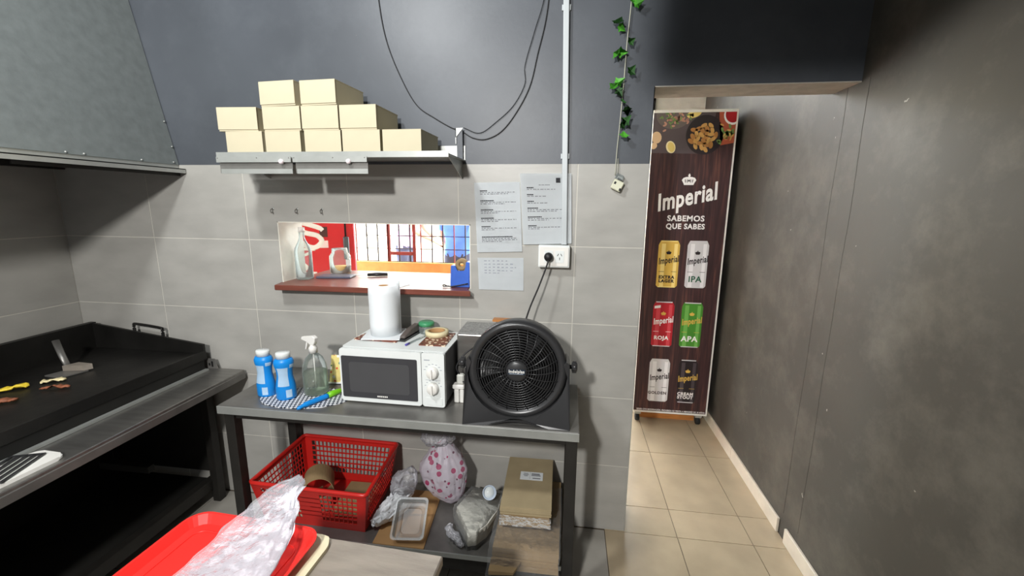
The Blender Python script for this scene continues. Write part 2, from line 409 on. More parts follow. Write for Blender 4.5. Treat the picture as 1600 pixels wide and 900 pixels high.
# shop beyond: end wall of the passage, side wall
we = struct('wall_end', (lambda b: (bx(b, .62, XR, 1.95, 2.05, 0, ZC), b)[1])(nb()), m_whitewall)
struct('wall_shop', (lambda b: (bx(b, -3.3, -3.2, WT, 2.45, 0, ZC), b)[1])(nb()), m_whitewall)
bm = nb(); bx(bm, .42, .46, 1.93, 1.99, 0, 2.42); bx(bm, .60, .63, 1.93, 1.99, 0, 2.42); bx(bm, .42, .63, 1.93, 1.99, 2.36, 2.42); bx(bm, .46, .60, 1.93, 1.99, 1.0, 1.05)
d = obj('door_1', bm, m_blacksteel); d['kind'] = 'structure'
# street
struct('wall_street', (lambda b: (bx(b, -9, 3, 8.8, 9.0, -.1, 4.2), b)[1])(nb()), m_pale)

# ================================================================== HOOD
hd = thing('range_hood', 'grey painted sheet metal hood sloping over the griddle', 'hood', (-1.84, -1.2, 1.68))
Y0h, Y1h = -1.2, 1.196
def hx(z): return -.14*(z-.03)/.71
bm = nb(); prism(bm, [(hx(.02), .02), (hx(.94), .94), (hx(.94)-.004, .94), (hx(.02)-.004, .02)], Y0h, Y1h); obj('front_panel', bm, m_hood, hd)
bm = nb(); bx(bm, -.006, .034, Y0h, Y1h, -.002, .002); bx(bm, .030, .034, Y0h, Y1h, -.018, .002); bx(bm, -.008, -.002, Y0h, Y1h, -.012, .03); obj('bottom_flange', bm, m_galv, hd)
bm = nb(); bx(bm, -.002, .003, Y1h-.62, Y1h-.0, -.03, -.012); bx(bm, -.66, -.62, Y0h, Y1h, .0, .04); obj('inner_rail', bm, m_blacksteel, hd)
bm = nb(); blob(bm, (0, 0, 0), (.004, .004, .004), 2)
rv = obj('rivet', bm, m_galv, hd); rv.location = (.003, 1.17, .03)
for k, y in enumerate((1.02, .80, .74, .45, .2, -.1, -.4)): share('rivet', rv.data, hd, (.002, y, .026))
for z in (.10, .21): share('rivet', rv.data, hd, (hx(z)+.004, 1.185, z))

# ================================================================== GRIDDLE
gs = thing('griddle_stand', 'steel griddle stand with a long stainless front ledge', 'stand', (-1.9, -.8, 0))
def L(p, r): return (p[0]-r.location.x, p[1]-r.location.y, p[2]-r.location.z)
def wbox(name, b, m, root, bev=0):
    x, y, z = root.location; return box_obj(name, (b[0]-x, b[1]-x, b[2]-y, b[3]-y, b[4]-z, b[5]-z), m, root, bev)
wbox('ledge', (-2.42, -1.612, -1.75, -.02, .690, .712), m_steel, gs, .003)
wbox('ledge_lip', (-1.618, -1.608, -1.75, -.02, .668, .700), m_steel_d, gs, .002)
wbox('apron', (-1.80, -1.77, -1.70, -.06, .62, .689), m_darksheet, gs)
wbox('back_sheet', (-2.44, -2.42, -1.75, -.02, .02, .76), m_darksheet, gs)
wbox('end_sheet', (-2.41, -1.80, -.045, -.03, .14, .689), m_darksheet, gs)
wbox('lower_sheet', (-2.41, -1.86, -1.70, -.05, .085, .10), m_darksheet, gs)
wbox('lower_rail', (-1.85, -1.81, -1.72, -.05, .07, .125), m_blacksteel, gs, .003)
wbox('gas_pipe', (-2.1, -1.85, -.36, -.33, .34, .37), m_darksheet, gs)
for (x, y) in ((-1.80, -.07), (-1.80, -1.70), (-2.40, -1.70), (-2.40, -.07)):
    wbox('leg', (x-.02, x+.02, y-.02, y+.02, 0, .689), m_blacksteel, gs, .002)
wbox('burner_box', (-2.40, -1.792, -1.70, -.06, .713, .765), m_darksheet, gs)
bm = nb()  # end bracket with slots at the wall end of the ledge
prism(bm, [(-1.80, .713), (-1.745, .713), (-1.76, .764), (-1.80, .764)], -.035, -.030)
for v in bm.verts: v.co = Vector(L(v.co, gs))
obj('end_bracket', bm, m_steel_d, gs)
bm = nb(); bx(bm, -1.775, -1.768, -.039, -.036, .725, .752); bx(bm, -1.790, -1.784, -.039, -.036, .73, .742)
for v in bm.verts: v.co = Vector(L(v.co, gs))
obj('slot', bm, m_darkin, gs)

gp = thing('griddle_plate', 'black cast griddle plate with raised back and side lips', 'griddle', (-2.1, -.8, .766))
wbox('plate', (-2.41, -1.80, -1.74, -.05, .766, .797), m_iron, gp)
bm = nb(); prism(bm, [(-2.43, .766), (-2.40, .766), (-2.40, .928), (-2.43, .928)], -1.74, -.04)
for v in bm.verts: v.co = Vector(L(v.co, gp))
obj('back_lip', bm, m_iron, gp)
bm = nb(); prism(bm, [(-2.399, .798), (-1.79, .798), (-1.79, .845), (-2.399, .925)], -.058, -.046)
for v in bm.verts: v.co = Vector(L(v.co, gp))
obj('side_lip', bm, m_iron, gp)
wbox('front_lip', (-1.80, -1.788, -1.74, -.046, .766, .812), m_iron, gp, .002)
wbox('grease_trough', (-1.790, -1.772, -1.74, -.06, .713, .722), m_galv, gs)
bm = nb(); tube(bm, spline([(-2.18, -.04, .885), (-2.18, -.04, .918), (-2.165, -.04, .928), (-2.035, -.04, .914), (-2.022, -.04, .902), (-2.022, -.04, .868)], 5), .007, 8)
for v in bm.verts: v.co = Vector(L(v.co, gp))
obj('handle', bm, m_iron, gp)
# scraper on the plate
s = thing('griddle_scraper', 'worn grey steel scraper lying on the black griddle', 'scraper', (-2.17, -.36, .798))
bm = nb(); tube(bm, [(-.10, .05, .125), (-.05, .03, .06), (-.015, .02, .012)], [.013, .013, .012], 8, flat=.45); obj('handle', bm, m_steel_d, s)
bm = nb(); prism(bm, [(-.045, -.05), (.04, -.06), (.07, .03), (-.02, .045)], 0, .005, axis='z')
obj('blade', bm, m_steel_d, s)
bm = nb(); prism(bm, [(-.02, .0), (.06, .02), (.075, .045), (.0, .05)], .006, .03, axis='z'); obj('guard', bm, m_steel_w, s)
def strip(name, pts, w, h, mat_, label, cat, seed, group=None):
    c = Vector(pts[len(pts)//2]); bm = nb(); P = spline(pts, 8)
    rr = [w*(.55+.6*abs(noise.noise(Vector((i*.35, seed, 0))))) * (0.5 if i in (0, len(P)-1) else 1) for i in range(len(P))]
    tube(bm, [p-c for p in P], rr, 8, flat=h/w)
    crumple(bm, .006, 30, seed)
    z = min(v.co.z for v in bm.verts)
    for v in bm.verts: v.co.z -= z
    o = obj(name, bm, mat_, None, True); o.location = (c.x, c.y, .798); return tag(o, label, cat, group)
strip('fried_egg_strip', [(-2.31, -.67, .8), (-2.20, -.56, .8), (-2.155, -.50, .8)], .026, .008, m_egg, 'yellow strip of fried egg on the griddle', 'egg', 3)
strip('egg_white_strip', [(-2.145, -.470, .8), (-2.118, -.450, .8), (-2.085, -.428, .8)], .022, .008, m_eggw, 'pale cooked egg white beside the yellow strip', 'egg', 5)
strip('meat_strip', [(-2.07, -.525, .8), (-2.03, -.50, .8), (-1.985, -.485, .8)], .014, .008, m_meat, 'browned meat strip beside the egg on the griddle', 'meat', 8)
strip('meat_strip', [(-2.12, -.68, .8), (-2.08, -.64, .8), (-2.045, -.615, .8)], .017, .009, m_meat, 'browned meat strip nearest the griddle front at the frame edge', 'meat', 9)
# things on the ledge
bm = nb(); prism(bm, rrect(-.058, .058, -.16, .16, .025), 0, .012, axis='z'); bevel(bm, .003, 1)
o = obj('cutting_board', bm, m_whitepl); o.location = (-1.695, -.935, .7122); o.rotation_euler = (0, 0, -.05); tag(o, 'small white plastic board on the stainless griddle ledge', 'board')
t = thing('slotted_turner', 'black slotted turner resting on the white board', 'turner', (-1.700, -.88, .7268), .35)
bm = nb()
for k in range(5): bx(bm, -.05+k*.021, -.05+k*.021+.009, -.07, .07, 0, .004)
bx(bm, -.05, .043, -.078, -.069, 0, .004); bx(bm, -.05, .043, .069, .078, 0, .004)
obj('slotted_blade', bm, m_blackpl, t)
bm = nb(); tube(bm, [(-.003, -.075, .004), (-.003, -.16, .012), (-.003, -.36, .02)], .008, 8); obj('handle', bm, m_blackpl, t)

# ================================================================== REAR TABLE
ZT = .74
tb = thing('work_table', 'long stainless work table with lower shelf against tiled wall', 'table', (-.68, -.23, 0))
wbox('table_top', (-1.392, .034, -.432, -.012, ZT-.032, ZT), m_steel_d, tb, .004)
wbox('front_edge', (-1.392, .034, -.437, -.4325, ZT-.034, ZT-.002), m_galv, tb, .001)  # brighter sheet tone carries the highlight along the table's front edge
for x in (-1.352, .008):
    for y in (-.405, -.045): wbox('leg', (x-.021, x+.021, y-.021, y+.021, 0, ZT-.033), m_blacksteel, tb, .002)
wbox('rail', (-1.33, -.014, -.415, -.395, ZT-.06, ZT-.033), m_blacksteel, tb)
wbox('lower_shelf', (-1.329, -.014, -.428, -.03, .166, .178), m_steel_d, tb)
wbox('shelf_edge', (-1.329, -.014, -.434, -.4285, .160, .179), m_galv, tb)
wbox('shelf_rail', (-1.329, -.014, -.42, -.40, .095, .158), m_blacksteel, tb)

# ---- blue powder bottles
def powder_bottle(loc, rz, label, tilt=0):
    t = thing('powder_bottle', label, 'bottle', loc, rz, 'blue powder bottles')
    prof = [(.0, 0), (.034, .0), (.038, .006), (.038, .05), (.034, .075), (.0295, .10), (.031, .125), (.037, .145), (.038, .158), (.033, .170), (.027, .173)]
    bm = nb(); lathe(bm, prof, n=28, cap=True, sy=.8); obj('body', bm, m_blue, t)
    bm = nb(); lathe(bm, [(.027, .1735), (.0275, .194), (.025, .198), (0, .198)], n=24, sy=.85); lathe(bm, [(.027, .1735), (0, .1735)], n=24, sy=.85, cap=False); obj('cap', bm, m_white, t)
    # printed panel: a strip that hugs the body
    def wrap(z0, z1, a0, a1, m, nm):
        bm = nb(); rows = []
        for i in range(9):
            z = z0+(z1-z0)*i/8; r = 0
            for (ra, za), (rb, zb) in zip(prof[1:], prof[2:]):
                if za <= z <= zb: r = ra+(rb-ra)*(z-za)/max(1e-6, zb-za)
            r += .0006
            rows.append([bm.verts.new((r*math.cos(a0+(a1-a0)*k/8), .8*r*math.sin(a0+(a1-a0)*k/8), z)) for k in range(9)])
        for a, b in zip(rows, rows[1:]):
            for k in range(8): bm.faces.new([a[k], a[k+1], b[k+1], b[k]])
        obj(nm, bm, m, t, True)
    wrap(.06, .138, -2.35, -1.1, m_lblue, 'printed_panel')
    wrap(.135, .15, -.9, -.2, m_lblue, 'printed_band')
    wrap(.012, .045, -1.5, -.9, m_lblue, 'printed_patch')
powder_bottle((-1.262, -.315, ZT), 0, 'blue powder bottle with white cap nearest the griddle')
powder_bottle((-1.158, -.335, ZT+.003), .5, 'blue powder bottle standing on the checkered placemat beside spray bottle')
# ---- placemat
bm = nb(); P = []
for i in range(26):
    a = 2*PI*i/26; rr = 1+.05*noise.noise(Vector((i*.8, 2, 0))); P.append((.185*rr*math.cos(a), .098*rr*math.sin(a)))
prism(bm, P, 0, .0025, axis='z')
o = obj('placemat', bm, m_check); o.location = (-1.085, -.318, ZT+.0002); o.rotation_euler = (0, 0, .10); tag(o, 'black and white checkered oval placemat under the spray bottle', 'placemat')
# ---- spray bottle
sp = thing('spray_bottle', 'clear spray bottle half full with white trigger head', 'bottle', (-1.068, -.268, ZT+.0032), -.3)
bm = nb(); lathe(bm, [(.0, .001), (.044, .001), (.049, .006), (.049, .10), (.046, .125), (.034, .155), (.018, .172), (.014, .176), (.014, .186)], n=30, cap=False); obj('body', bm, m_glass, sp)
bm = nb(); lathe(bm, [(0, .004), (.043, .004), (.047, .008), (.047, .094), (0, .094)], n=28, cap=False); obj('liquid', bm, m_water, sp)
bm = nb(); tube(bm, [(0, 0, .02), (0, 0, .18)], .0025, 6); obj('dip_tube', bm, m_whitepl, sp)
bm = nb(); lathe(bm, [(.017, .178), (.017, .200), (.012, .206), (.010, .212)], n=20); obj('collar', bm, m_whitepl, sp)
bm = nb(); prism(bm, [(-.058, .228), (-.055, .240), (.010, .252), (.024, .244), (.020, .224), (.012, .212), (-.010, .212), (-.020, .224)], -.009, .009); bevel(bm, .002, 1); obj('spray_head', bm, m_whitepl, sp)
bm = nb(); prism(bm, [(-.030, .226), (-.022, .226), (-.028, .205), (-.036, .186), (-.041, .188), (-.036, .206)], -.005, .005); obj('trigger', bm, m_whitepl, sp)
# ---- marker / knife
mk = thing('craft_knife', 'blue and lime green cutter lying across the placemat', 'cutter', (-1.005, -.348, ZT+.0030), 1.10)
bm = nb(); tube(bm, spline([(-.095, 0, .006), (-.06, 0, .011), (0, 0, .012), (.035, 0, .012)], 4), [.003]+[.008]*3+[.0115]*10, 10, flat=.9); obj('handle', bm, m_blue, mk)
bm = nb(); tube(bm, [(.036, 0, .013), (.06, 0, .014), (.09, 0, .013), (.112, 0, .011)], [.0115, .0125, .010, .004], 10); obj('grip', bm, m_green, mk)
# ---- snack packet
sn = thing('snack_packet', 'yellow printed packet leaning beside the microwave', 'packet', (-1.018, -.150, ZT+.0035), .1)
bm = nb(); bmesh.ops.create_grid(bm, x_segments=14, y_segments=16, size=.5)
A = list(bm.verts)
for v in A:
    x, y = v.co.x, v.co.y; z = .018*(1-(2*x)**2)*(1-(2*y)**2)
    v.co = Vector((x*.10, .035*(y)-z, (y+.5)*.118+.001))
r = bmesh.ops.duplicate(bm, geom=list(bm.faces)); 
for v in [g_ for g_ in r['geom'] if isinstance(g_, bmesh.types.BMVert)]: v.co.y = 2*(.035*(v.co.z/.118-.5)) - v.co.y + .0005
crumple(bm, .002, 40, 2)
obj('pouch', bm, m_snack, sn, True)
bm = nb(); bx(bm, -.052, .052, -.025, .0, .0005, .005); obj('base_fold', bm, m_white, sn)

# ================================================================== MICROWAVE
mwv = thing('microwave', 'white microwave oven with dark door and two dials on steel table', 'microwave', (-.7005, -.185, ZT), -.012)
wd, dp, hh = .216, .135, .226
bm = nb(); bx(bm, -wd+.004, wd-.004, -dp+.012, dp, .010, hh-.002); bevel(bm, .006, 2); obj('body', bm, m_mwside, mwv)
bm = nb(); prism(bm, rrect(-wd, wd, -dp+.011, dp, .012), hh-.001, hh+.004, axis='z'); obj('top_panel', bm, m_white, mwv)
bm = nb(); prism(bm, rrect(-wd, .123, .008, hh+.003, .010), -dp-.012, -dp+.010); bevel(bm, .002, 1); dr = obj('door', bm, m_white, mwv)
bm = nb(); prism(bm, rrect(-wd+.008, .107, .026, hh-.026, .006), -dp-.0138, -dp-.0122); obj('door_glass', bm, m_mwglass, dr)
bm = nb(); prism(bm, rrect(-wd+.04, .075, .05, hh-.05, .012), -dp-.0146, -dp-.0139); obj('door_window', bm, flat('mw_mesh_window', (74, 74, 76), .3), dr)
bm = nb()
for k in range(6): bx(bm, -.062+k*.0075, -.0565+k*.0075, -dp-.0146, -dp-.0139, .033, .039)
obj('brand_mark', bm, m_whitepl, dr)
bm = nb(); prism(bm, rrect(.125, wd, .008, hh+.003, .008), -dp-.011, -dp+.010); bevel(bm, .002, 1); cp = obj('control_panel', bm, m_white, mwv)
for zc in (.152, .087):
    bm = nb(); lathe(bm, [(.024, 0), (.024, .006), (.021, .018), (.019, .020), (0, .020)], n=28, mat=Matrix.Translation((.170, -dp-.0112, zc)) @ Matrix.Rotation(PI/2, 4, 'X')); bx(bm, .167, .173, -dp-.037, -dp-.030, zc-.019, zc+.019)
    obj('dial', bm, m_whitepl, cp)
bm = nb()
for k in range(7):
    a = PI*(.1+.8*k/6); bx(bm, .170+.034*math.cos(a)-.004, .170+.034*math.cos(a)+.004, -dp-.0116, -dp-.0111, .152+.034*math.sin(a)-.001, .152+.034*math.sin(a)+.001)
    bx(bm, .170+.033*math.cos(a)-.003, .170+.033*math.cos(a)+.003, -dp-.0116, -dp-.0111, .087+.033*math.sin(a)-.001, .087+.033*math.sin(a)+.001)
bx(bm, .135, .158, -dp-.0116, -dp-.0111, .200, .203); bx(bm, .14, .20, -dp-.0116, -dp-.0111, .1195, .1205)
obj('dial_marks', bm, flat('grey_print', (150, 156, 166)), cp)
bm = nb(); prism(bm, rrect(.140, .206, .016, .046, .004), -dp-.0125, -dp-.0111); obj('door_button', bm, m_white, cp)
for x in (-.18, .18):
    for y in (-.09, .11):
        bm = nb(); lathe(bm, [(.012, 0), (.012, .012)], x, y, 12); obj('foot', bm, m_rub, mwv)
ZM = ZT+hh+.0042
# ---- on the microwave
bm = nb()
prism(bm, [(-.085, -.07), (.075, -.075), (.07, .085), (-.09, .09)], 0, .004, axis='z')
o = obj('paper_pad', bm, m_paper); o.location = (-.795, -.160, ZM+.0072); o.rotation_euler = (0, 0, .16); tag(o, 'white sheets under the paper towel roll on the microwave', 'paper')
bm = nb(); prism(bm, [(-.10, -.07), (.09, -.06), (.08, .09), (-.09, .075)], 0, .0065, axis='z')
o = obj('brochure', bm, m_mag); o.location = (-.80, -.165, ZM+.0003); o.rotation_euler = (0, 0, -.12); tag(o, 'printed brown brochure poking out beneath the white sheets', 'brochure')
rl = thing('paper_towel_roll', 'white paper towel roll standing on top of the microwave', 'paper roll', (-.800, -.150, ZM+.0115))
bm = nb(); R = .062; Hh = .212
ringo = lathe(bm, [(.021, .001), (R, 0), (R+.0015, .05), (R+.0008, .12), (R+.002, .18), (R, Hh), (.021, Hh-.001)], n=40, cap=False)
obj('paper', bm, m_paper, rl)
bm = nb(); lathe(bm, [(.0205, .001), (.0205, Hh-.001), (.019, Hh-.001), (.019, .001)], n=28, cap=False); obj('core_tube', bm, m_carddark, rl)
bm = nb(); P = []
for i in range(9):
    a = .25+i*.14; P.append(((R+.003+.0016*i)*math.cos(a), (R+.003+.0016*i)*math.sin(a)))
P2 = [(x*.985, y*.985) for x, y in P[::-1]]
prism(bm, P+P2, .003, Hh+.010, axis='z'); obj('loose_sheet', bm, m_paper, rl)
st = thing('stapler', 'dark grey stapler lying between towel roll and tape', 'stapler', (-.690, -.135, ZM+.0003), 1.42)
bm = nb(); prism(bm, [(-.085, 0), (.085, 0), (.085, .010), (-.085, .008)], -.016, .016); obj('base', bm, m_blackpl, st)
bm = nb(); prism(bm, [(-.078, .011), (.08, .013), (.084, .030), (.05, .044), (-.02, .038), (-.07, .022)], -.013, .013); bevel(bm, .003, 1); obj('arm', bm, flat('dark_grey_plastic', (92, 84, 80), .4), st)
bm = nb(); tube(bm, [(-.04, 0, .0), (.05, 0, .0)], .004, 8)
o = thing('pen', 'clear pen with purple cap beside the stapler', 'pen', (-.645, -.195, ZM+.0045), 1.3)
bm.free(); bm = nb(); tube(bm, [(-.05, 0, 0), (.08, 0, 0)], .0038, 8); obj('barrel', bm, m_clear, o)
bm = nb(); tube(bm, [(-.075, 0, 0), (-.051, 0, 0)], .0042, 8); obj('cap', bm, m_purple, o)
bm = nb(); prism(bm, [(-.055, -.085), (.055, -.09), (.06, .085), (-.05, .09)], 0, .004, axis='z')
o = obj('magazine', bm, m_mag); o.location = (-.565, -.165, ZM+.0003); o.rotation_euler = (0, 0, .05); tag(o, 'red brown printed leaflet at the microwave corner beneath tape', 'leaflet')
t = thing('masking_tape_roll', 'cream masking tape roll on the printed leaflet', 'tape', (-.580, -.120, ZM+.0046))
bm = nb(); lathe(bm, [(.036, 0), (.050, 0), (.050, .022), (.036, .022), (.036, 0)], n=36, cap=False); obj('tape', bm, m_masking, t)
bm = nb(); lathe(bm, [(.0335, .0005), (.0358, .0005), (.0358, .0215), (.0335, .0215), (.0335, .0005)], n=36, cap=False); obj('core', bm, m_carddark, t)
# green-lidded jar behind the microwave stands on it
t = thing('lidded_jar', 'small clear jar with green lid behind the tape roll', 'jar', (-.640, -.080, ZM))
bm = nb(); lathe(bm, [(0, .001), (.030, .001), (.033, .006), (.033, .030), (.031, .034)], n=26, cap=False); obj('glass_body', bm, m_clear, t)
bm = nb(); lathe(bm, [(.034, .0345), (.035, .047), (.031, .052), (0, .052)], n=26); obj('lid', bm, m_grgreen, t)

# ================================================================== SANDWICH PRESS, ADAPTER
t = thing('sandwich_press', 'brushed steel press behind the fan with bronze handle', 'sandwich press', (-.343, -.093, ZT))
bm = nb(); bx(bm, -.133, .133, -.084, .084, .012, .12); bevel(bm, .004, 1); obj('lower_half', bm, m_steel, t)
bm = nb(); bx(bm, -.133, .134, -.086, .086, .124, .264); bevel(bm, .006, 2); obj('upper_half', bm, m_steel, t)
bm = nb(); bx(bm, -.129, .130, -.082, .082, .2642, .270); obj('speckled_lid', bm, M('speckled_lid', (150, 150, 148), .5, .3, var=.35, scale=120), t)
bm = nb(); bx(bm, .018, .030, .042, .054, .271, .288); bx(bm, .062, .074, .042, .054, .271, .288); prism(bm, rrect(-.004, .100, .2885, .300, .004), .034, .066); hb = obj('handle', bm, m_bronze, t)
for x in (-.11, .11):
    for y in (-.06, .06):
        bm = nb(); lathe(bm, [(.01, 0), (.01, .012)], x, y, 10); obj('foot', bm, m_rub, t)
t = thing('power_adapter', 'white plug adapter with cables between microwave and fan', 'adapter', (-.447, -.255, ZT))
bm = nb(); bx(bm, -.020, .0, -.014, .014, 0, .058); bx(bm, .003, .020, -.014, .014, 0, .058); bevel(bm, .003, 1); obj('prong_block', bm, m_whitepl, t)
bm = nb(); bx(bm, -.026, .022, -.018, .018, .059, .078); bevel(bm, .004, 1); obj('adapter_body', bm, m_whitepl, t)
bm = nb(); bx(bm, -.010, .02, -.012, .012, .079, .12); bevel(bm, .005, 1); obj('plug', bm, flat('pale_plug', (204, 204, 196)), t)
bm = nb(); tube(bm, spline([(.0, 0, .118), (-.012, .0, .15), (.02, .02, .20), (.075, .05, .235)], 6), .0035, 8); tube(bm, spline([(-.012, .0, .115), (-.005, -.005, .105), (.02, -.01, .09), (.04, -.01, .085)], 6), .003, 6); obj('cable', bm, m_cable, t)

# ================================================================== FAN
fx, fy, fz, fr = -.199, -.345, .938, .182
fan = thing('desk_fan', 'round black turbo fan on cradle base at table corner', 'fan', (fx, fy, ZT), .03)
RX = Matrix.Translation((0, 0, fz-ZT)) @ Matrix.Rotation(PI/2, 4, 'X') @ Matrix.Identity(4)
TILT = Matrix.Translation((0, 0, fz-ZT)) @ Matrix.Rotation(-.10, 4, 'X') @ Matrix.Rotation(PI/2, 4, 'X')
# local lathe axis z -> world -y (towards the room)
bm = nb(); lathe(bm, [(.150, .030), (.160, .040), (.172, .040), (fr, .028), (fr, -.035), (.170, -.055), (.150, -.060), (.146, -.050), (.160, -.030), (.160, .020), (.150, .030)], n=56, mat=TILT, cap=False); hs = obj('housing', bm, m_blackpl, fan)
bm = nb()
for k in range(12):
    r = .044+k*.0092
    pts = [TILT @ Vector((r*math.cos(2*PI*i/44), r*math.sin(2*PI*i/44), .050-.35*(r/.15)**2*.05)) for i in range(44)]
    tube(bm, pts, .0021, 6, closed=True, upv=Vector((0, 1, 0)))
gr = obj('grille_rings', bm, m_blackgl, fan)
bm = nb()
for k in range(24):
    a = 2*PI*k/24+.05
    P = [TILT @ Vector((r*math.cos(a+.25*(r-.04)/.12), r*math.sin(a+.25*(r-.04)/.12), .0515-.35*(r/.15)**2*.05)) for r in (.038, .075, .11, .153)]
    tube(bm, P, .0019, 6, upv=Vector((0, 1, 0)))
obj('grille_spokes', bm, m_blackgl, fan)
bm = nb(); lathe(bm, [(0, .058), (.030, .058), (.038, .054), (.041, .046), (.041, .040), (0, .040)], n=36, mat=TILT, cap=False); hub = obj('hub_cap', bm, m_blackpl, fan)
bm = nb(); prism(bm, rrect(-.031, .031, -.010, .009, .004), .0583, .0590, axis='z', mat=TILT); obj('badge', bm, flat('navy_badge', (30, 42, 56), .3), hub)
tx = text('badge_lettering', 'Indelplas', .0155, m_whitepl, hub, (0, 0, 0), rot=(0, 0, 0), bold=.0003, ext=.0002)
tx.data.transform(TILT @ Matrix.Translation((0, -.0035, .0594)))
bm = nb(); bx(bm, -.026, .024, -.0085, -.0065, .0591, .0596, mat=TILT); obj('badge_line', bm, flat('badge_grey', (150, 160, 172)), hub)
for k in range(5):
    bm = nb(); a0 = 2*PI*k/5
    rows = []
    for r in (.03, .06, .09, .12, .14):
        rows.append([bm.verts.new(TILT @ Vector((r*math.cos(a0+t_*.9), r*math.sin(a0+t_*.9), -.03+.05*t_))) for t_ in (0, .25, .5, .75, 1)])
    for A_, B_ in zip(rows, rows[1:]):
        for q_ in range(4): bm.faces.new([A_[q_], A_[q_+1], B_[q_+1], B_[q_]])
    bmesh.ops.solidify(bm, geom=bm.faces[:], thickness=.002)
    obj('blade', bm, m_blackgl, fan)
bm = nb(); lathe(bm, [(0, -.045), (.12, -.045), (.15, -.052), (0, -.056)], n=36, mat=TILT, cap=False)
obj('rear_guard', bm, m_darkin, fan)
# cradle base: front sheet with a scooped top, two cheeks
c0 = fz-ZT
def cradle(inner, yb0, yb1, wave):
    out = [(-.196, 0.0), (-.19, c0+.03), (-.178, c0+.045), (-.168, c0+.03)]
    for i in range(17):
        a = PI+.08+(PI-.16)*i/16; rr = inner
        out.append((rr*math.cos(a), c0+rr*math.sin(a)*.93))
    out += [(.168, c0+.03), (.178, c0+.045), (.19, c0+.03), (.196, 0)]
    for i in range(13):
        x = .12-.24*i/12; out.append((x, wave*(.5+.5*math.cos(PI*x/.12))))
    bm = nb(); prism(bm, out, yb0, yb1); return bm
bm = cradle(.1845, -.040, .055, .024)
for v in bm.verts:      # front face rakes forward towards the feet
    if v.co.y < 0: v.co.y -= .045*max(0, 1-v.co.z/c0)**1.3*(.55+.45*min(1, abs(v.co.x)/.15))
bevel(bm, .0015, 2); obj('cradle', bm, m_blackpl, fan)
bm = nb(); prism(bm, [(-.11, .0), (-.075, .012), (-.04, .022), (0, .025), (.04, .022), (.075, .012), (.11, 0), (.10, 0), (.04, .015), (0, .018), (-.04, .015), (-.10, 0)], -.078, -.0745); obj('front_trim', bm, m_blackgl, fan)
for s_ in (-1, 1):
    bm = nb(); lathe(bm, [(.008, 0), (.008, .008), (.019, .010), (.020, .024), (.016, .028), (0, .028)], n=20, mat=Matrix.Translation((s_*.19, 0, c0+.012)) @ Matrix.Rotation(s_*PI/2, 4, 'Y'))
    for k in range(8):
        a = 2*PI*k/8; bx(bm, -.003, .003, -.003, .003, .011, .025, mat=Matrix.Translation((s_*.19, 0, c0+.012)) @ Matrix.Rotation(s_*PI/2, 4, 'Y') @ Matrix.Translation((.0195*math.cos(a), .0195*math.sin(a), 0)))
    obj('tilt_knob', bm, m_blackpl, fan)

# ================================================================== LOWER SHELF
ZS = .1785
# ---- basket
bk = thing('plastic_basket', 'red lattice plastic basket on the lower table shelf', 'basket', (-1.055, -.215, ZS+.0005), -.02)
RIM = [(-.255, -.195), (.262, -.195), (.232, .182), (-.262, .182)]; BAS = [(-.236, -.155), (.226, -.155), (.200, .150), (-.236, .150)]
HB = .205
def lerp(a, b, t): return tuple(x+(y-x)*t for x, y in zip(a, b))
def basket_side(a0, a1, b0, b1, nx, nz, name, solid=None):
    """a: top edge corners, b: bottom edge corners; bars between"""
    bm = nb()
    def P(u, w):
        t_ = lerp(a0, a1, u); b_ = lerp(b0, b1, u); x, y = lerp(b_, t_, w); return Vector((x, y, .006+w*(HB-.006)))
    nrm = (P(1, .5)-P(0, .5)).cross(P(.5, 1)-P(.5, 0)).normalized()*.0028
    def quad(u0, u1, w0, w1):
        c = [P(u0, w0), P(u1, w0), P(u1, w1), P(u0, w1)]
        f = [bm.verts.new(p-nrm*.5) for p in c]; k = [bm.verts.new(p+nrm*.5) for p in c]
        bm.faces.new(f); bm.faces.new(k[::-1])
        for i in range(4): bm.faces.new([f[i], k[i], k[(i+1) % 4], f[(i+1) % 4]])
    quad(0, 1, 0, .16); quad(0, 1, .88, 1); quad(0, .075, .16, .88); quad(.925, 1, .16, .88)
    if solid: quad(solid[0], solid[1], .16, .88)
    for i in range(1, nx):
        u = .075+.85*i/nx
        if solid and solid[0] < u < solid[1]: continue
        quad(u-.0042, u+.0042, .16, .88)
    for j in range(1, nz):
        w = .16+.72*j/nz; quad(.075, .925, w-.016, w+.016)
    return obj(name, bm, m_red, bk)
basket_side(RIM[0], RIM[1], BAS[0], BAS[1], 20, 6, 'front_side', (.40, .60))
basket_side(RIM[1], RIM[2], BAS[1], BAS[2], 15, 6, 'right_side')
basket_side(RIM[2], RIM[3], BAS[2], BAS[3], 20, 6, 'back_side')
basket_side(RIM[3], RIM[0], BAS[3], BAS[0], 15, 6, 'left_side')
bm = nb(); prism(bm, BAS, 0, .005, axis='z'); obj('bottom', bm, m_red, bk)
bm = nb(); P = []
for i in range(4):
    a, b_, c_ = RIM[i-1], RIM[i], RIM[(i+1) % 4]
    P += [Vector(lerp(b_, a, .07)+(HB,)), Vector(lerp(b_, a, .02)+(HB,)), Vector(lerp(b_, c_, .02)+(HB,)), Vector(lerp(b_, c_, .07)+(HB,))]
tube(bm, P, .009, 8, closed=True); obj('rim', bm, m_red, bk)
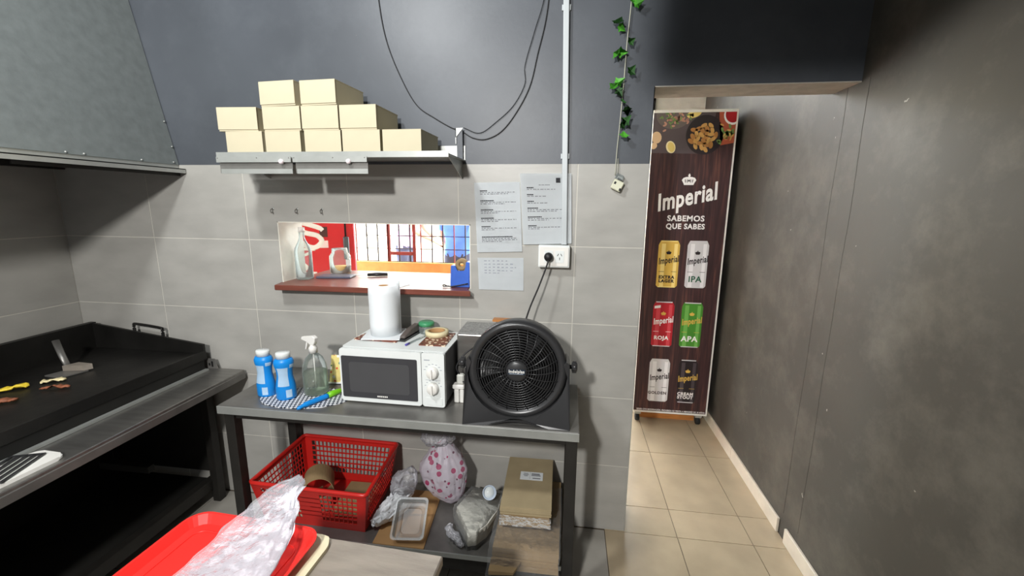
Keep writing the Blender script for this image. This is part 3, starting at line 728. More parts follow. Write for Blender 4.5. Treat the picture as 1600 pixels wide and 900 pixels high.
# kraft paper things in the basket
t = thing('kraft_paper_roll', 'rolled kraft paper with printed mark inside the red basket', 'paper roll', (-1.125, -.235, ZS+.0065), .5)
bm = nb(); P = []
for i in range(40):
    a = -1.2+i*.16; r = .075-.0006*i; P.append((r*math.cos(a), .085+r*math.sin(a)*1.05))
P2 = [(x*.97, .085+(z-.085)*.97) for x, z in P[::-1]]
prism(bm, P+P2, -.06, .06); obj('curled_sheet', bm, m_kraft, t)
bm = nb(); prism(bm, [(-.10, .004), (.06, .004), (.05, .075), (-.09, .065)], -.085, -.080); fs_ = obj('flap', bm, m_card, t)
bm = nb(); tube(bm, [(.02*math.cos(2*PI*i/16), -.0865, .035+.016*math.sin(2*PI*i/16)) for i in range(16)], .0015, 5, closed=True, upv=Vector((0, 1, 0))); bx(bm, -.004, .004, -.0870, -.0855, .022, .048); obj('printed_mark', bm, m_ink, fs_)
bm = nb(); bx(bm, -.075, .075, -.10, .10, 0, .03); crumple(bm, .004, 12, 4); bevel(bm, .003, 1)
o = obj('kraft_bag_stack', bm, m_kraft); o.location = (-.945, -.215, ZS+.010); o.rotation_euler = (0, 0, .06); tag(o, 'flat stack of kraft bags inside the red basket at right', 'paper bags')
# ---- cardboard sheet, clear tub
bm = nb(); prism(bm, [(-.775, -.428), (-.560, -.428), (-.585, -.09), (-.79, -.09)], ZS+.0002, ZS+.004, axis='z')
o = obj('cardboard_sheet', bm, m_carddark); tag(o, 'flat brown cardboard sheet on the lower shelf under clear tub', 'cardboard')
t = thing('plastic_tub', 'clear plastic food tub standing on the brown cardboard', 'tub', (-.634, -.392, ZS+.012), .12, rot=(.62, 0, .12))
def ringtub(w, d, z, r=.02): return [(x, y, z) for x, y in rrect(-w, w, -d, d, r, 4)]
bm = nb(); prev = None
for (w, d, z) in ((.050, .060, 0), (.060, .072, .004), (.062, .074, .04), (.068, .080, .042), (.068, .080, .047), (.060, .072, .047), (.056, .068, .012), (.040, .050, .010), (.038, .048, .004)):
    cur = [bm.verts.new((x, y+.062, z)) for x, y in rrect(-w, w, -d, d, .016, 4)]
    if prev:
        for i in range(len(cur)): bm.faces.new([prev[i], prev[(i+1) % len(cur)], cur[(i+1) % len(cur)], cur[i]])
    prev = cur
bm.faces.new(prev)
obj('tub_body', bm, film('tub_plastic', (214, 220, 222), .20, .32, (255, 255, 255), .7), t)
# ---- white crumpled bag
def bag(name, label, cat, loc, fn, s, m, amp, freq, seed, extra=None, sub=5):
    t = thing(name, label, cat, loc)
    bm = nb(); blob(bm, (0, 0, 0), s, sub, fn); crumple(bm, amp, freq, seed); crumple(bm, amp*.5, freq*2.6, seed+3)
    z = min(v.co.z for v in bm.verts)
    for v in bm.verts: v.co.z -= z
    obj('film', bm, m, t, True); return t
def f1(p):   # arch: low snout at the front left, hump towards back right
    x = p.x; return Vector((p.x, p.y*(.75+.25*x), p.z*(.55+.45*(x+1)/2)+.55*(x+1)/2))
t = bag('white_carrier_bag', 'crumpled white plastic carrier bag between basket and flowered bag', 'bag', (-.744, -.288, ZS+.0045), f1, (.055, .06, .055), m_whitebag, .010, 22, 4)
t.rotation_euler = (0, 0, 1.0)
t.children[0].data.transform(Matrix.Diagonal((1.8, .82, 1.2, 1)))
bm = nb(); blob(bm, (0, 0, 0), (.066, .040, .066), 4); crumple(bm, .011, 20, 9)
bm2 = obj('loose_film', bm, m_film, t, True); bm2.location = (.065, .005, .135)
# ---- flowered bag
def f2(p):
    an = math.atan2(p.y, p.x); k = (1-.50*max(0, p.z)**1.4 - .12*max(0, -p.z))*(1+.07*noise.noise(Vector((math.cos(an)*4, math.sin(an)*4, p.z*.8)))+.05*noise.noise(Vector((math.cos(an)*9, math.sin(an)*9, p.z*1.5)))); return Vector((p.x*k+.10*p.z*p.z+(.22*p.z if p.z < 0 else -.05*p.z)*-1, p.y*k, p.z))
t = bag('flowered_plastic_bag', 'translucent plastic bag with pink flower print tied at top', 'bag', (-.560, -.145, ZS+.0045), f2, (.108, .080, .158), m_flower, .006, 10, 12)
bm = nb(); blob(bm, (0, 0, 0), (.062, .04, .034), 4); crumple(bm, .012, 26, 14); k1 = obj('knot', bm, m_film, t, True); k1.location = (-.030, -.01, .322)
bm = nb(); blob(bm, (0, 0, 0), (.020, .02, .026), 3); crumple(bm, .007, 30, 15); k1 = obj('tied_ear', bm, m_film, t, True); k1.location = (.040, -.01, .330)
# ---- napkin pack
t = thing('napkin_pack', 'pack of white napkins in clear film beside brown bags', 'napkin pack', (-.378, -.262, ZS+.0005), -.20)
out = [(-.075, .115), (.07, .115), (.082, .02), (.072, -.07), (.05, -.125), (.02, -.14), (-.095, -.02)]
for k in range(3):
    bm = nb(); o_ = [(x*(1-.012*k)+.004*k, y*(1-.015*k)) for x, y in out]; prism(bm, o_, .012+k*.022, .0325+k*.022, axis='z'); crumple(bm, .002, 40, k); obj('napkin_stack', bm, m_napkin, t)
bm = nb(); o_ = [(x*1.03, y*1.05) for x, y in out]
def subd(pts, k=6): return [lerp(pts[i], pts[(i+1) % len(pts)], j/k) for i in range(len(pts)) for j in range(k)]
rows = []
for z, sc in ((.003, 1.0), (.03, 1.05), (.065, 1.03), (.084, .98)):
    rows.append([bm.verts.new((x*sc, y*sc, z)) for x, y in subd(o_, 5)])
for a, b_ in zip(rows, rows[1:]):
    n_ = len(a)
    for i in range(n_): bm.faces.new([a[i], a[(i+1) % n_], b_[(i+1) % n_], b_[i]])
bm.faces.new(rows[-1]); bmesh.ops.triangulate(bm, faces=[f for f in bm.faces if len(f.verts) > 4]); bmesh.ops.subdivide_edges(bm, edges=bm.edges[:], cuts=1)
crumple(bm, .003, 40, 5)
for v in bm.verts: v.co.z = max(v.co.z, .0005)
obj('wrapper', bm, m_filmc, t, True)
bm = nb(); blob(bm, (0, 0, 0), (.070, .018, .014), 4); crumple(bm, .010, 40, 6); w2 = obj('wrapper_tail', bm, m_film, t, True); w2.location = (-.05, -.115, .022); w2.rotation_euler = (0, 0, -.6)
t = thing('plastic_cup', 'small translucent cup lying on the napkin pack', 'cup', (-.335, -.215, ZS+.125), 0, rot=(1.0, .2, .2))
bm = nb(); lathe(bm, [(0, -.012), (.020, -.012), (.027, .024), (.030, .026), (.030, .029), (.026, .027), (.019, -.009), (0, -.009)], n=26, cap=False); obj('cup_body', bm, M('bluish_cup', (206, 220, 236), .3, alpha=.8, var=.02), t)
bm = nb(); lathe(bm, [(0, -.004), (.018, -.004), (.0225, .012), (0, .012)], n=22, cap=False); obj('contents', bm, m_white, t)
# ---- brown bag packs
t = thing('kraft_bag_bundle', 'large kraft paper bag bundle in clear film overhanging the shelf', 'paper bags', (-.147, -.28, ZS+.0005), .0)
for k in range(4):
    bm = nb(); bx(bm, -.128+.003*random.random(), .124-.004*random.random(), -.185-.02*random.random(), .235, k*.021+.001, k*.021+.0205); crumple(bm, .0015, 30, k); obj('bag_layer', bm, m_kraft, t)
bm = nb()
rows = []
for i in range(15):
    u = i/14
    y, z = (lerp((.18, .092), (-.20, .096), u/.6) if u < .6 else lerp((-.20, .096), (-.262, -.03), (u-.6)/.4))
    rows.append([bm.verts.new((-.140+.268*k/12, y, z)) for k in range(13)])
for a, b_ in zip(rows, rows[1:]):
    for k in range(12): bm.faces.new([a[k], a[k+1], b_[k+1], b_[k]])
bmesh.ops.subdivide_edges(bm, edges=bm.edges[:], cuts=1, use_grid_fill=True)
for v in bm.verts:
    d_ = max(0, -.16-v.co.y)*6
    nn_ = noise.noise_vector(v.co*34); v.co += Vector((nn_.x*.004*(1+d_*3), nn_.y*.003-abs(nn_.y)*.012*d_, abs(nn_.z)*.004*(1+d_*2)))
obj('wrapper', bm, m_filmc, t, True)
bm = nb(); prism(bm, [(-.128, -.255), (-.04, -.25), (-.02, -.20), (-.128, -.19)], .03, .045, axis='z'); crumple(bm, .004, 30, 3); obj('torn_flap', bm, m_kraft, t)
t2 = thing('kraft_bag_stack', 'neat kraft paper bag stack with white label on the big bundle', 'paper bags', (-.163, -.205, ZS+.098), .02)
for k in range(2):
    bm = nb(); bx(bm, -.096, .098-.004*k, -.160+.004*k, .165, .002+k*.026, .002+k*.026+.024); crumple(bm, .0015, 26, k+7); obj('lower_layer', bm, m_kraft, t2)
for k in range(5):
    bm = nb(); j = .003*random.random(); bx(bm, -.102+j, .100+j, -.168+j*2, .17, .056+k*.007, .056+k*.007+.0066); obj('bag_layer', bm, M('fresh_kraft', (164, 148, 116), .75, var=.08, bump=.05), t2)
bm = nb(); bx(bm, -.038, .060, .008, .064, .0912, .0917); lb = obj('label', bm, m_paper, t2)
bm = nb()
for (x0, x1, y0, y1) in ((-.024, -.004, .050, .054), (-.026, -.002, .041, .045), (-.022, -.006, .033, .037), (.010, .046, .046, .054), (.010, .050, .037, .043), (.016, .050, .018, .024), (.0035, .0043, .014, .06)): bx(bm, x0, x1, y0, y1, .0917, .0920)
obj('label_print', bm, flat('label_grey', (120, 122, 128)), lb)
bm = nb(); bmesh.ops.create_grid(bm, x_segments=26, y_segments=10, size=.5)
for v in bm.verts:
    q_ = v.co.copy(); nn_ = noise.noise_vector(q_*9); v.co = Vector((q_.x*.204-.001, -.1665-abs(nn_.y)*.008, .030+q_.y*.046+nn_.z*.003))
obj('strap_film', bm, m_filmc, t2, True)

# ================================================================== FOREGROUND TABLE
a_ = -.048
ft = thing('prep_table', 'scratched steel prep table in the foreground corner', 'table', (-.287, -1.03, 0), a_)
bm = nb(); bx(bm, -.655, 0, -.78, 0, .724, .750); bevel(bm, .003, 1); obj('table_top', bm, m_steel_w, ft)
bm = nb(); bx(bm, -.645, -.008, -.77, -.008, .62, .7235); bx(bm, -.625, -.028, -.75, -.028, .62, .7235); obj('apron', bm, m_steel_d, ft)
for x in (-.62, -.035):
    for y in (-.745, -.035):
        bm = nb(); bx(bm, x-.02, x+.02, y-.02, y+.02, 0, .62); obj('leg', bm, m_steel_d, ft)
bm = nb(); P = []
for x, y in rrect(-.62, -.265, -.54, -.004, .035, 6): P.append((x, y))
P = subd(P, 3); P = [(x+.004*noise.noise(Vector((x*60, y*60, 1))), y+.004*noise.noise(Vector((x*60, y*60, 5)))) for x, y in P]
P = [(x, min(y, -.003)) for x, y in P]
prism(bm, P, .7505, .759, axis='z')
o = obj('cream_board', bm, m_cream); o.location = (-.287, -1.03, 0); o.rotation_euler = (0, 0, a_); tag(o, 'cream board with ragged edge under the red tray', 'board')
tr = thing('serving_tray', 'bright red plastic tray on the foreground table', 'tray', (-.287, -1.03, .7595), a_)
def trpath(i, r): return rrect(-.634+i, -.285-i, -.535+i, -.012-i, r, 6)
bm = nb(); prev = None
for (i, z, r) in ((.030, .0, .03), (.018, .002, .035), (.004, .020, .045), (.0, .020, .045), (.0, .023, .045), (.006, .023, .042), (.020, .006, .035), (.034, .004, .028)):
    cur = [bm.verts.new((x, y, z)) for x, y in trpath(i, r)]
    if prev:
        for k in range(len(cur)): bm.faces.new([prev[k], prev[(k+1) % len(cur)], cur[(k+1) % len(cur)], cur[k]])
    else: bm.faces.new(cur)
    prev = cur
bm.faces.new(prev); obj('tray_body', bm, m_tray, tr)
bm = nb(); o1 = trpath(.040, .024); 
tube(bm, [(x, y, .0045) for x, y in o1], .0018, 5, closed=True); obj('tray_ridge', bm, m_tray, tr)
# clear bag on the tray: two crinkled layers, tip sticking out over the back edge
t = thing('clear_plastic_bag', 'long crinkled clear plastic bag lying across the red tray', 'bag', (-.74, -1.10, .785))
import mathutils
bm = nb()
cl = spline([(-.700, -1.42, .792), (-.694, -1.19, .797), (-.698, -1.10, .803), (-.702, -1.04, .812), (-.700, -.99, .826), (-.676, -.952, .842)], 10)
half = [.118, .094, .082, .066, .050, .022]
nc = len(cl); LAY = []
for lay in (1, -1):
    rows = []
    for i, p in enumerate(cl):
        u = i/(nc-1)*(len(half)-1); k = min(int(u), len(half)-2); w = half[k]+(half[k+1]-half[k])*(u-k)
        tng = (cl[min(i+1, nc-1)]-cl[max(i-1, 0)]).normalized(); sd = tng.cross(Vector((0, 0, 1))).normalized()
        row = []
        for j in range(25):
            s_ = j/24*2-1
            q_ = p + sd*w*s_ + Vector((0, 0, .010*lay*(1-s_*s_)))
            n_ = noise.noise_vector(q_*30+Vector((lay*3, 0, 0))); n2 = noise.noise(Vector((s_*6, i*.10, lay)))
            n3 = noise.noise(Vector((s_*11+i*.05, i*.06, lay*2+5)))
            q_ += Vector((n_.x*.004, n_.y*.004, (abs(n_.z)*.006+abs(n2)*.016+abs(n3)*.010) if lay > 0 else 0))
            q_.z = max(q_.z, .7845 if lay > 0 else .7838)
            row.append(bm.verts.new(q_-Vector((-.74, -1.10, .785))))
        rows.append(row)
    for a, b_ in zip(rows, rows[1:]):
        for k in range(24): f = bm.faces.new([a[k], a[k+1], b_[k+1], b_[k]]); f.smooth = True
    LAY.append(rows)
obj('film', bm, m_film, t, True)

# ================================================================== WALL SHELF, BOXES, RAILS
sh = thing('wall_shelf', 'thin steel wall shelf carrying cardboard boxes above the hatch', 'shelf', (-.94, -.125, 1.715))
wbox('shelf_board', (-1.412, -.474, -.26, -.001, 1.712, 1.7165), m_galv, sh)
wbox('front_edge', (-1.412, -.474, -.263, -.2603, 1.703, 1.7245), m_galv, sh)
wbox('rear_flange', (-1.412, -.474, -.0035, -.001, 1.717, 1.775), m_galv, sh)
for x in (-.488, -1.38):
    bm = nb(); prism(bm, [(0, 1.7115), (-.22, 1.7115), (-.006, 1.64), (0, 1.64)], x-.0015, x+.0015, axis='x')
    for v in bm.verts: v.co = Vector((v.co.x+.94, v.co.y+.125-.0015, v.co.z-1.715))
    obj('bracket', bm, m_galv, sh)
bm = nb(); prism(bm, [(-.508, 1.842), (-.476, 1.842), (-.508, 1.804)], -.030, -.027); bx(bm, -.508, -.505, -.030, -.001, 1.78, 1.842)
for v in bm.verts: v.co = Vector((v.co.x+.94, v.co.y+.125, v.co.z-1.715))
obj('end_tab', bm, m_galv, sh)
bm = nb(); prism(bm, [(-.001, 1.718), (-.022, 1.718), (-.026, 1.835), (-.001, 1.835)], -.504, -.480, axis='x')
for v in bm.verts: v.co = Vector((v.co.x+.94, v.co.y+.125, v.co.z-1.715))
obj('shadow_upright', bm, m_darkpaint, sh)  # dark wall tone here carries the shadow below the bright tab
BX = [(-1.380, -1.227, 0, .0), (-1.213, -1.066, 0, -.02), (-1.047, -.902, 0, .01), (-.893, -.745, 0, .0), (-.733, -.584, 0, -.02),
      (-1.405, -1.245, 1, .06), (-1.216, -1.060, 1, -.03), (-1.054, -.906, 1, -.02), (-.899, -.755, 1, -.02),
      (-1.224, -1.072, 2, -.09), (-1.054, -.908, 2, -.07)]
ordn = ['leftmost', 'second from left', 'middle', 'fourth from left', 'rightmost']
n = 0
for (x0, x1, row, rz) in BX:
    n_in = [b for b in BX if b[2] == row].index((x0, x1, row, rz))
    if row == 0: lab = f'cream cardboard box, {ordn[n_in]} of the five in the bottom row'
    elif row == 1: lab = 'cream cardboard box, %s of the four in the middle row' % ['leftmost', 'second from left', 'third from left', 'rightmost'][n_in]
    else: lab = 'cream cardboard box, %s of the two in the top row' % ['left one', 'right one'][n_in]
    zb = [1.7170, 1.8062, 1.8966][row]; hgt = .0882
    w = (x1-x0)/2
    t = thing('cardboard_box', lab, 'box', ((x0+x1)/2, -.235, zb), rz, 'takeaway boxes on the wall shelf')
    bm = nb(); bx(bm, -w, w, 0, .195, 0, hgt-.003); obj('carton', bm, m_card, t)
    bm = nb(); bx(bm, -w-.001, w+.001, -.003, .197, hgt-.0028, hgt); ld = obj('lid', bm, m_card, t)
    bm = nb(); bx(bm, -w-.001, w+.001, -.0035, -.0008, .006, hgt-.003); obj('front_flap', bm, m_card, t)
    n += 1
for (x0, x1, lab, mx) in ((-1.396, -1.083, 'steel ticket rail under the shelf, end nearest the hood', -1.122), (-1.076, -.779, 'steel ticket rail under the shelf middle, beside the other rail', -.850)):
    t = thing('ticket_rail', lab, 'ticket rail', ((x0+x1)/2, -.272, 1.66), 0, 'ticket rails under the wall shelf'); h_ = (x1-x0)/2
    bm = nb(); bx(bm, -h_, h_, -.012, -.009, .024, .045); obj('upper_strip', bm, m_galv, t)
    bm = nb(); bx(bm, -h_+.012, h_, -.006, -.003, -.018, .0); obj('lower_strip', bm, m_galv, t)
    bm = nb(); bx(bm, -h_+.004, h_-.002, .0, .003, -.016, .0425); obj('back_strip', bm, m_steel_d, t)
    bm = nb(); blob(bm, (mx-(x0+x1)/2, -.014, .026), (.0095, .0095, .0095), 3); obj('marble', bm, flat('pink_white_marble', (238, 226, 230), .2), t)
    bm = nb()
    for x in (-h_+.006, h_-.008, h_*.1): blob(bm, (x, -.0125, .040), (.002, .002, .002), 2)
    obj('screw', bm, m_steel_d, t)
# hooks and small holes on the tiles
for i, x in enumerate((-1.385, -1.264, -1.142)):
    t = thing('wall_hook', 'small screw hook above the hatch, %s of three' % ['leftmost', 'middle', 'rightmost'][i], 'hook', (x, 0, 1.5), 0, 'hooks above the hatch')
    bm = nb(); tube(bm, spline([(0, 0, .004), (0, -.012, .003), (.002, -.022, -.004), (.003, -.018, -.014), (.001, -.008, -.012)], 4), .0022, 6); obj('hook_wire', bm, m_steel_d, t)
    bm = nb(); lathe(bm, [(.006, 0), (.005, .002), (0, .002)], n=10, mat=Matrix.Translation((0, 0, .004)) @ Matrix.Rotation(PI/2, 4, 'X'), cap=False); obj('base_washer', bm, m_galv, t)

# ================================================================== PAPERS, OUTLET, CONDUIT, CABLES, IVY
def paper(name, label, corners, y, lines, curl=.004, group=None):
    (x0, z0), (x1, z1), (x2, z2), (x3, z3) = corners   # tl tr br bl
    c = Vector(((x0+x2)/2, -.0005, z3)); t = thing(name, label, 'paper', c)
    bm = nb(); rows = []
    for i in range(9):
        v = i/8; row = []
        for j in range(9):
            u = j/8; x = (x0*(1-u)+x1*u)*(1-v)+(x3*(1-u)+x2*u)*v; z = (z0*(1-u)+z1*u)*(1-v)+(z3*(1-u)+z2*u)*v
            row.append(bm.verts.new(Vector((x, y-curl*v*v, z))-c))
        rows.append(row)
    for a, b_ in zip(rows, rows[1:]):
        for k in range(8): bm.faces.new([a[k], a[k+1], b_[k+1], b_[k]])
    bmesh.ops.solidify(bm, geom=bm.faces[:], thickness=.0006)
    sheet = obj('sheet', bm, m_paper, t)
    def P(u, v): return Vector(((x0*(1-u)+x1*u)*(1-v)+(x3*(1-u)+x2*u)*v, y-curl*v*v-.0009, (z0*(1-u)+z1*u)*(1-v)+(z3*(1-u)+z2*u)*v))-c
    for nm, m_, segs in lines:
        bm = nb()
        for (u0, u1, v0, v1) in segs:
            bm.faces.new([bm.verts.new(P(*q_)) for q_ in ((u0, v0), (u1, v0), (u1, v1), (u0, v1))])
        if segs: obj(nm, bm, m_, sheet)
        else: bm.free()
    return t, sheet
def menu_lines(heads, rnd):
    hd_, tx_ = [], []
    for (v, wd_, nl) in heads:
        u = .12
        while u < .12+wd_:
            l_ = rnd.uniform(.018, .04); hd_.append((u, u+l_, v, v+.014)); u += l_+.004
        for k in range(nl):
            vv = v+.026+.022*k; u = .12; end = .90 if k < nl-1 else rnd.uniform(.3, .8)
            while u < end:
                l_ = rnd.uniform(.02, .075); tx_.append((u, min(u+l_, end), vv, vv+.0085)); u += l_+rnd.uniform(.012, .03)
    return [('heading_print', m_ink, hd_), ('text_print', flat('grey_ink', (98, 98, 104)), tx_)]
rnd = random.Random(3)
paper('menu_sheet', 'typed white sheet taped to the tiles next to the hatch', ((-.437, 1.624), (-.241, 1.628), (-.226, 1.334), (-.424, 1.326)), -.0015,
      menu_lines([(.11, .13, 2), (.25, .30, 2), (.38, .27, 2), (.50, .28, 2), (.62, .18, 2), (.77, .66, 3)], rnd))
t, sheet = paper('menu_sheet', 'typed white sheet with black square mark behind the conduit', ((-.239, 1.662), (-.026, 1.662), (-.015, 1.374), (-.221, 1.365)), -.0085,
      menu_lines([(.19, .14, 1), (.285, .11, 1), (.38, .13, 1), (.475, .19, 2), (.60, .26, 2), (.725, .17, 2)], rnd) + [('title_print', flat('grey_ink', (98, 98, 104)), [(.36, .40, .155, .163), (.41, .47, .155, .163), (.48, .58, .155, .163)]), ('square_mark', m_ink, [(.70, .785, .062, .13)]), ('mark_detail', m_paper, [])], .002)
t, sheet = paper('note_sheet', 'handwritten ruled note with torn perforated edge on tiles', ((-.424, 1.302), (-.220, 1.306), (-.218, 1.161), (-.418, 1.160)), -.0015,
      [('handwriting', m_pencil, [(u, u+rnd.uniform(.03, .07), v+rnd.uniform(-.006, .006), v+.028) for v, n_ in ((.08, 6), (.18, 7), (.28, 8), (.38, 7), (.455, 4)) for u in [.14+.095*k for k in range(n_)]])], .002)
# outlet
t = thing('wall_outlet', 'white double wall socket box at the end of the conduit', 'outlet', (-.087, 0, 1.273))
bm = nb(); bx(bm, -.066, .066, -.042, -.0004, 0, .094); bevel(bm, .004, 2); bd = obj('box', bm, m_white, t)
bm = nb(); prism(bm, rrect(-.060, .060, .007, .087, .004), -.046, -.0422); fpl = obj('face_plate', bm, m_whitepl, t)
for x in (-.022, .024):
    bm = nb(); prism(bm, rrect(x-.018, x+.018, .022, .072, .002), -.0475, -.0462); so = obj('socket', bm, m_white, t)
    bm = nb()
    for (dx, dz, an) in ((-.007, .008, .5), (.007, .008, -.5), (0, -.008, 0)):
        bx(bm, -.0012, .0012, -.0482, -.0476, -.0055, .0055, mat=Matrix.Translation((x+dx, 0, .047+dz)) @ Matrix.Rotation(an, 4, 'Y'))
    obj('slot', bm, m_ink, so)
t = thing('power_plug', 'black power plug in the left socket with cord to fan', 'plug', (-.109, -.0485, 1.32))
bm = nb(); lathe(bm, [(.017, 0), (.019, .006), (.018, .022), (.012, .030), (0, .031)], n=20, mat=Matrix.Rotation(PI/2, 4, 'X')); obj('plug_body', bm, m_cable, t)
bm = nb(); tube(bm, spline([(0, -.024, -.006), (-.004, -.030, -.03), (-.035, -.045, -.12), (-.07, -.06, -.21), (-.088, -.075, -.28), (-.088, -.10, -.36), (-.07, -.15, -.44)], 8), .0036, 8); obj('cord', bm, m_cable, t)
# conduit
t = thing('electrical_conduit', 'pale vertical plastic conduit running down to the wall socket', 'conduit', (-.046, 0, 1.37))
bm = nb(); prism(bm, rrect(-.0115, .0115, -.024, -.0102, .004), 0.0, ZC-1.371, axis='z')
bm2 = obj('trunking', bm, m_pvc, t); bm2.data.transform(Matrix.Shear('XY', 4, (0, 0)) if False else Matrix.Identity(4))
for v in bm2.data.vertices: v.co.x += -.022*v.co.z/.94
for z in (.35, .9):
    bm = nb(); bx(bm, -.017-.022*z/.94, .017-.022*z/.94, -.0102, -.0005, z, z+.02); obj('clip', bm, m_pvc, t)
# thin black cables on the upper wall
def cable(name, label, pts, r=.0022):
    bm = nb(); c = Vector(pts[0]); tube(bm, [p-c for p in spline(pts, 10)], r, 6); o = obj(name, bm, m_cable); o.location = c; tag(o, label, 'cable')
cable('hanging_cable', 'thin black cable looping down to the shelf end, nearest the boxes', [(-.835, -.004, 2.55), (-.826, -.004, 2.345), (-.80, -.004, 2.19), (-.745, -.004, 2.05), (-.68, -.004, 1.94), (-.60, -.004, 1.885), (-.525, -.004, 1.845), (-.49, -.004, 1.843)])
cable('hanging_cable', 'thin black cable sagging lowest from shelf end towards conduit', [(-.482, -.004, 1.83), (-.44, -.004, 1.806), (-.385, -.004, 1.800), (-.32, -.004, 1.83), (-.26, -.004, 1.90), (-.205, -.004, 2.00), (-.175, -.004, 2.12), (-.14, -.004, 2.28), (-.12, -.004, 2.55)])
cable('hanging_cable', 'thinner black cable just inside the lowest loop near conduit', [(-.478, -.010, 1.846), (-.41, -.006, 1.825), (-.34, -.006, 1.868), (-.27, -.006, 1.93), (-.225, -.006, 2.01), (-.225, -.006, 2.08), (-.19, -.006, 2.20), (-.152, -.006, 2.33), (-.13, -.006, 2.55)], .0014)
# ivy
t = thing('ivy_garland', 'string of artificial ivy leaves hanging on the dark wall', 'garland', (.15, -.006, 1.70))
bm = nb(); tube(bm, [p-Vector((.15, -.006, 1.70)) for p in spline([(.185, -.012, 2.6), (.176, -.012, 2.30), (.168, -.012, 2.15), (.164, -.012, 2.0), (.158, -.012, 1.86), (.152, -.012, 1.75), (.150, -.012, 1.655)], 6)], .0022, 6); tube(bm, [(.008, -.004, .02), (.012, -.004, -.045)], .0015, 5); obj('wire', bm, m_wire, t)
def leafmesh():
    bm = nb(); pr = [(0, -.45), (.30, -.50), (.42, -.25), (.75, -.05), (.42, .15), (.28, .45), (0, .95), (-.28, .45), (-.42, .15), (-.75, -.05), (-.42, -.25), (-.30, -.50)]
    c = bm.verts.new((0, 0, -.12)); vs = [bm.verts.new((x, y, .10*abs(x))) for x, y in pr]
    for i in range(12): bm.faces.new([c, vs[i], vs[(i+1) % 12]])
    bmesh.ops.solidify(bm, geom=bm.faces[:], thickness=.02)
    bmesh.ops.recalc_face_normals(bm, faces=bm.faces)
    out = []
    for m_ in (m_leaf, m_leafd):
        me = bpy.data.meshes.new('leaf'); bm.to_mesh(me); me.materials.append(m_); out.append(me)
    bm.free(); return out
LM = leafmesh()
for k, (x, z, s_, a, d_) in enumerate(((.180, 2.29, .030, .4, 0), (.196, 2.272, .020, 1.2, 0), (.128, 2.212, .026, .2, 1), (.140, 2.195, .020, 2, 0), (.180, 2.143, .018, .9, 1), (.128, 2.10, .024, -.9, 0), (.145, 2.108, .022, 1.6, 0), (.188, 2.04, .022, .6, 1),
        (.124, 1.985, .022, -.6, 0), (.143, 2.003, .022, 1.0, 0), (.146, 1.968, .020, 2.6, 1), (.162, 1.93, .018, .2, 1), (.180, 1.90, .020, 2.9, 1), (.178, 1.858, .024, .8, 1), (.173, 1.805, .022, .1, 0), (.165, 1.845, .018, 2.2, 1))):
    o = share('leaf', LM[d_], t, (x-.15, -.022-.006*(k % 3), z-1.70), (PI/2+.5*math.sin(k*2.1), .5*math.cos(k*1.7), a)); s_ *= 1.35; o.scale = (s_, s_, s_); o.rotation_mode = 'XYZ'
    o.rotation_euler = (PI/2-.35+.5*math.sin(k*2.1), a, .5*math.cos(k*1.7))
t = thing('cable_connector', 'small white and clear connector block hanging below the ivy', 'connector', (.160, -.016, 1.612), 0, rot=(0, .45, 0))
bm = nb(); bx(bm, -.022, .020, -.012, .012, -.018, .022); bevel(bm, .003, 1); obj('block', bm, flat('ivory_plastic', (214, 214, 190), .4), t)
bm = nb(); bx(bm, -.024, .006, -.0118, .0118, .0225, .045); bevel(bm, .002, 1); obj('clear_end', bm, m_clear, t)
bm = nb(); bx(bm, -.018, -.010, -.0128, -.0122, .002, .012); bx(bm, .012, .0195, -.0135, -.0125, -.014, -.004); bx(bm, -.012, .004, -.011, .011, .0228, .030); obj('terminal', bm, m_ink, t)

# ================================================================== HATCH: SILL AND THINGS ON IT
sl = thing('hatch_counter', 'varnished reddish wooden counter board through the serving hatch', 'counter', (-.91, .15, 1.135))
bm = nb(); prism(bm, [(-.452, -.226), (.466, -.206), (.436, -.16), (.4525, -.14), (.4525, .25), (-.4575, .25), (-.4575, -.14), (-.47, -.152)], .001, .026, axis='z'); bevel(bm, .003, 1); obj('board', bm, m_wood, sl)
bm = nb(); bx(bm, -.42, .42, -.148, -.144, -.03, .0); obj('support_cleat', bm, m_wood, sl)
ZH = 1.1613
t = thing('glass_bottle', 'empty clear glass bottle at the left end of hatch', 'bottle', (-1.318, .095, ZH))
bm = nb(); lathe(bm, [(0, .001), (.036, .001), (.040, .006), (.040, .135), (.036, .155), (.018, .190), (.013, .205), (.013, .228), (.015, .230), (.015, .242), (.011, .242), (.011, .206), (.016, .190), (.034, .153), (.037, .135), (.037, .012), (0, .010)], n=32, cap=False); obj('bottle_glass', bm, m_glass, t)
bm = nb(); lathe(bm, [(.0155, .231), (.0155, .255), (0, .256)], n=20); obj('cap', bm, m_whitepl, t)
t = thing('glass_jar', 'clear glass jar with brown contents on the hatch counter', 'jar', (-1.235, .285, ZH))
bm = nb(); lathe(bm, [(0, .001), (.050, .001), (.054, .006), (.054, .095), (.040, .115), (.040, .135), (.037, .135), (.037, .113), (.051, .094), (.051, .008), (0, .006)], n=32, cap=False); obj('jar_glass', bm, m_glass, t)
bm = nb(); lathe(bm, [(0, .008), (.045, .008), (.047, .012), (.045, .04), (0, .043)], n=26, cap=False); obj('contents', bm, m_ochre, t)
bm = nb(); tube(bm, spline([(.055, -.02, .04), (.062, -.025, .075), (.055, -.02, .12), (.045, -.015, .14)], 5), .004, 6); bx(bm, .05, .075, -.032, -.028, .05, .08); obj('tag_loop', bm, m_whitepl, t)
bm = nb(); bx(bm, -.085, .085, -.045, .045, 0, .010); bevel(bm, .002, 1)
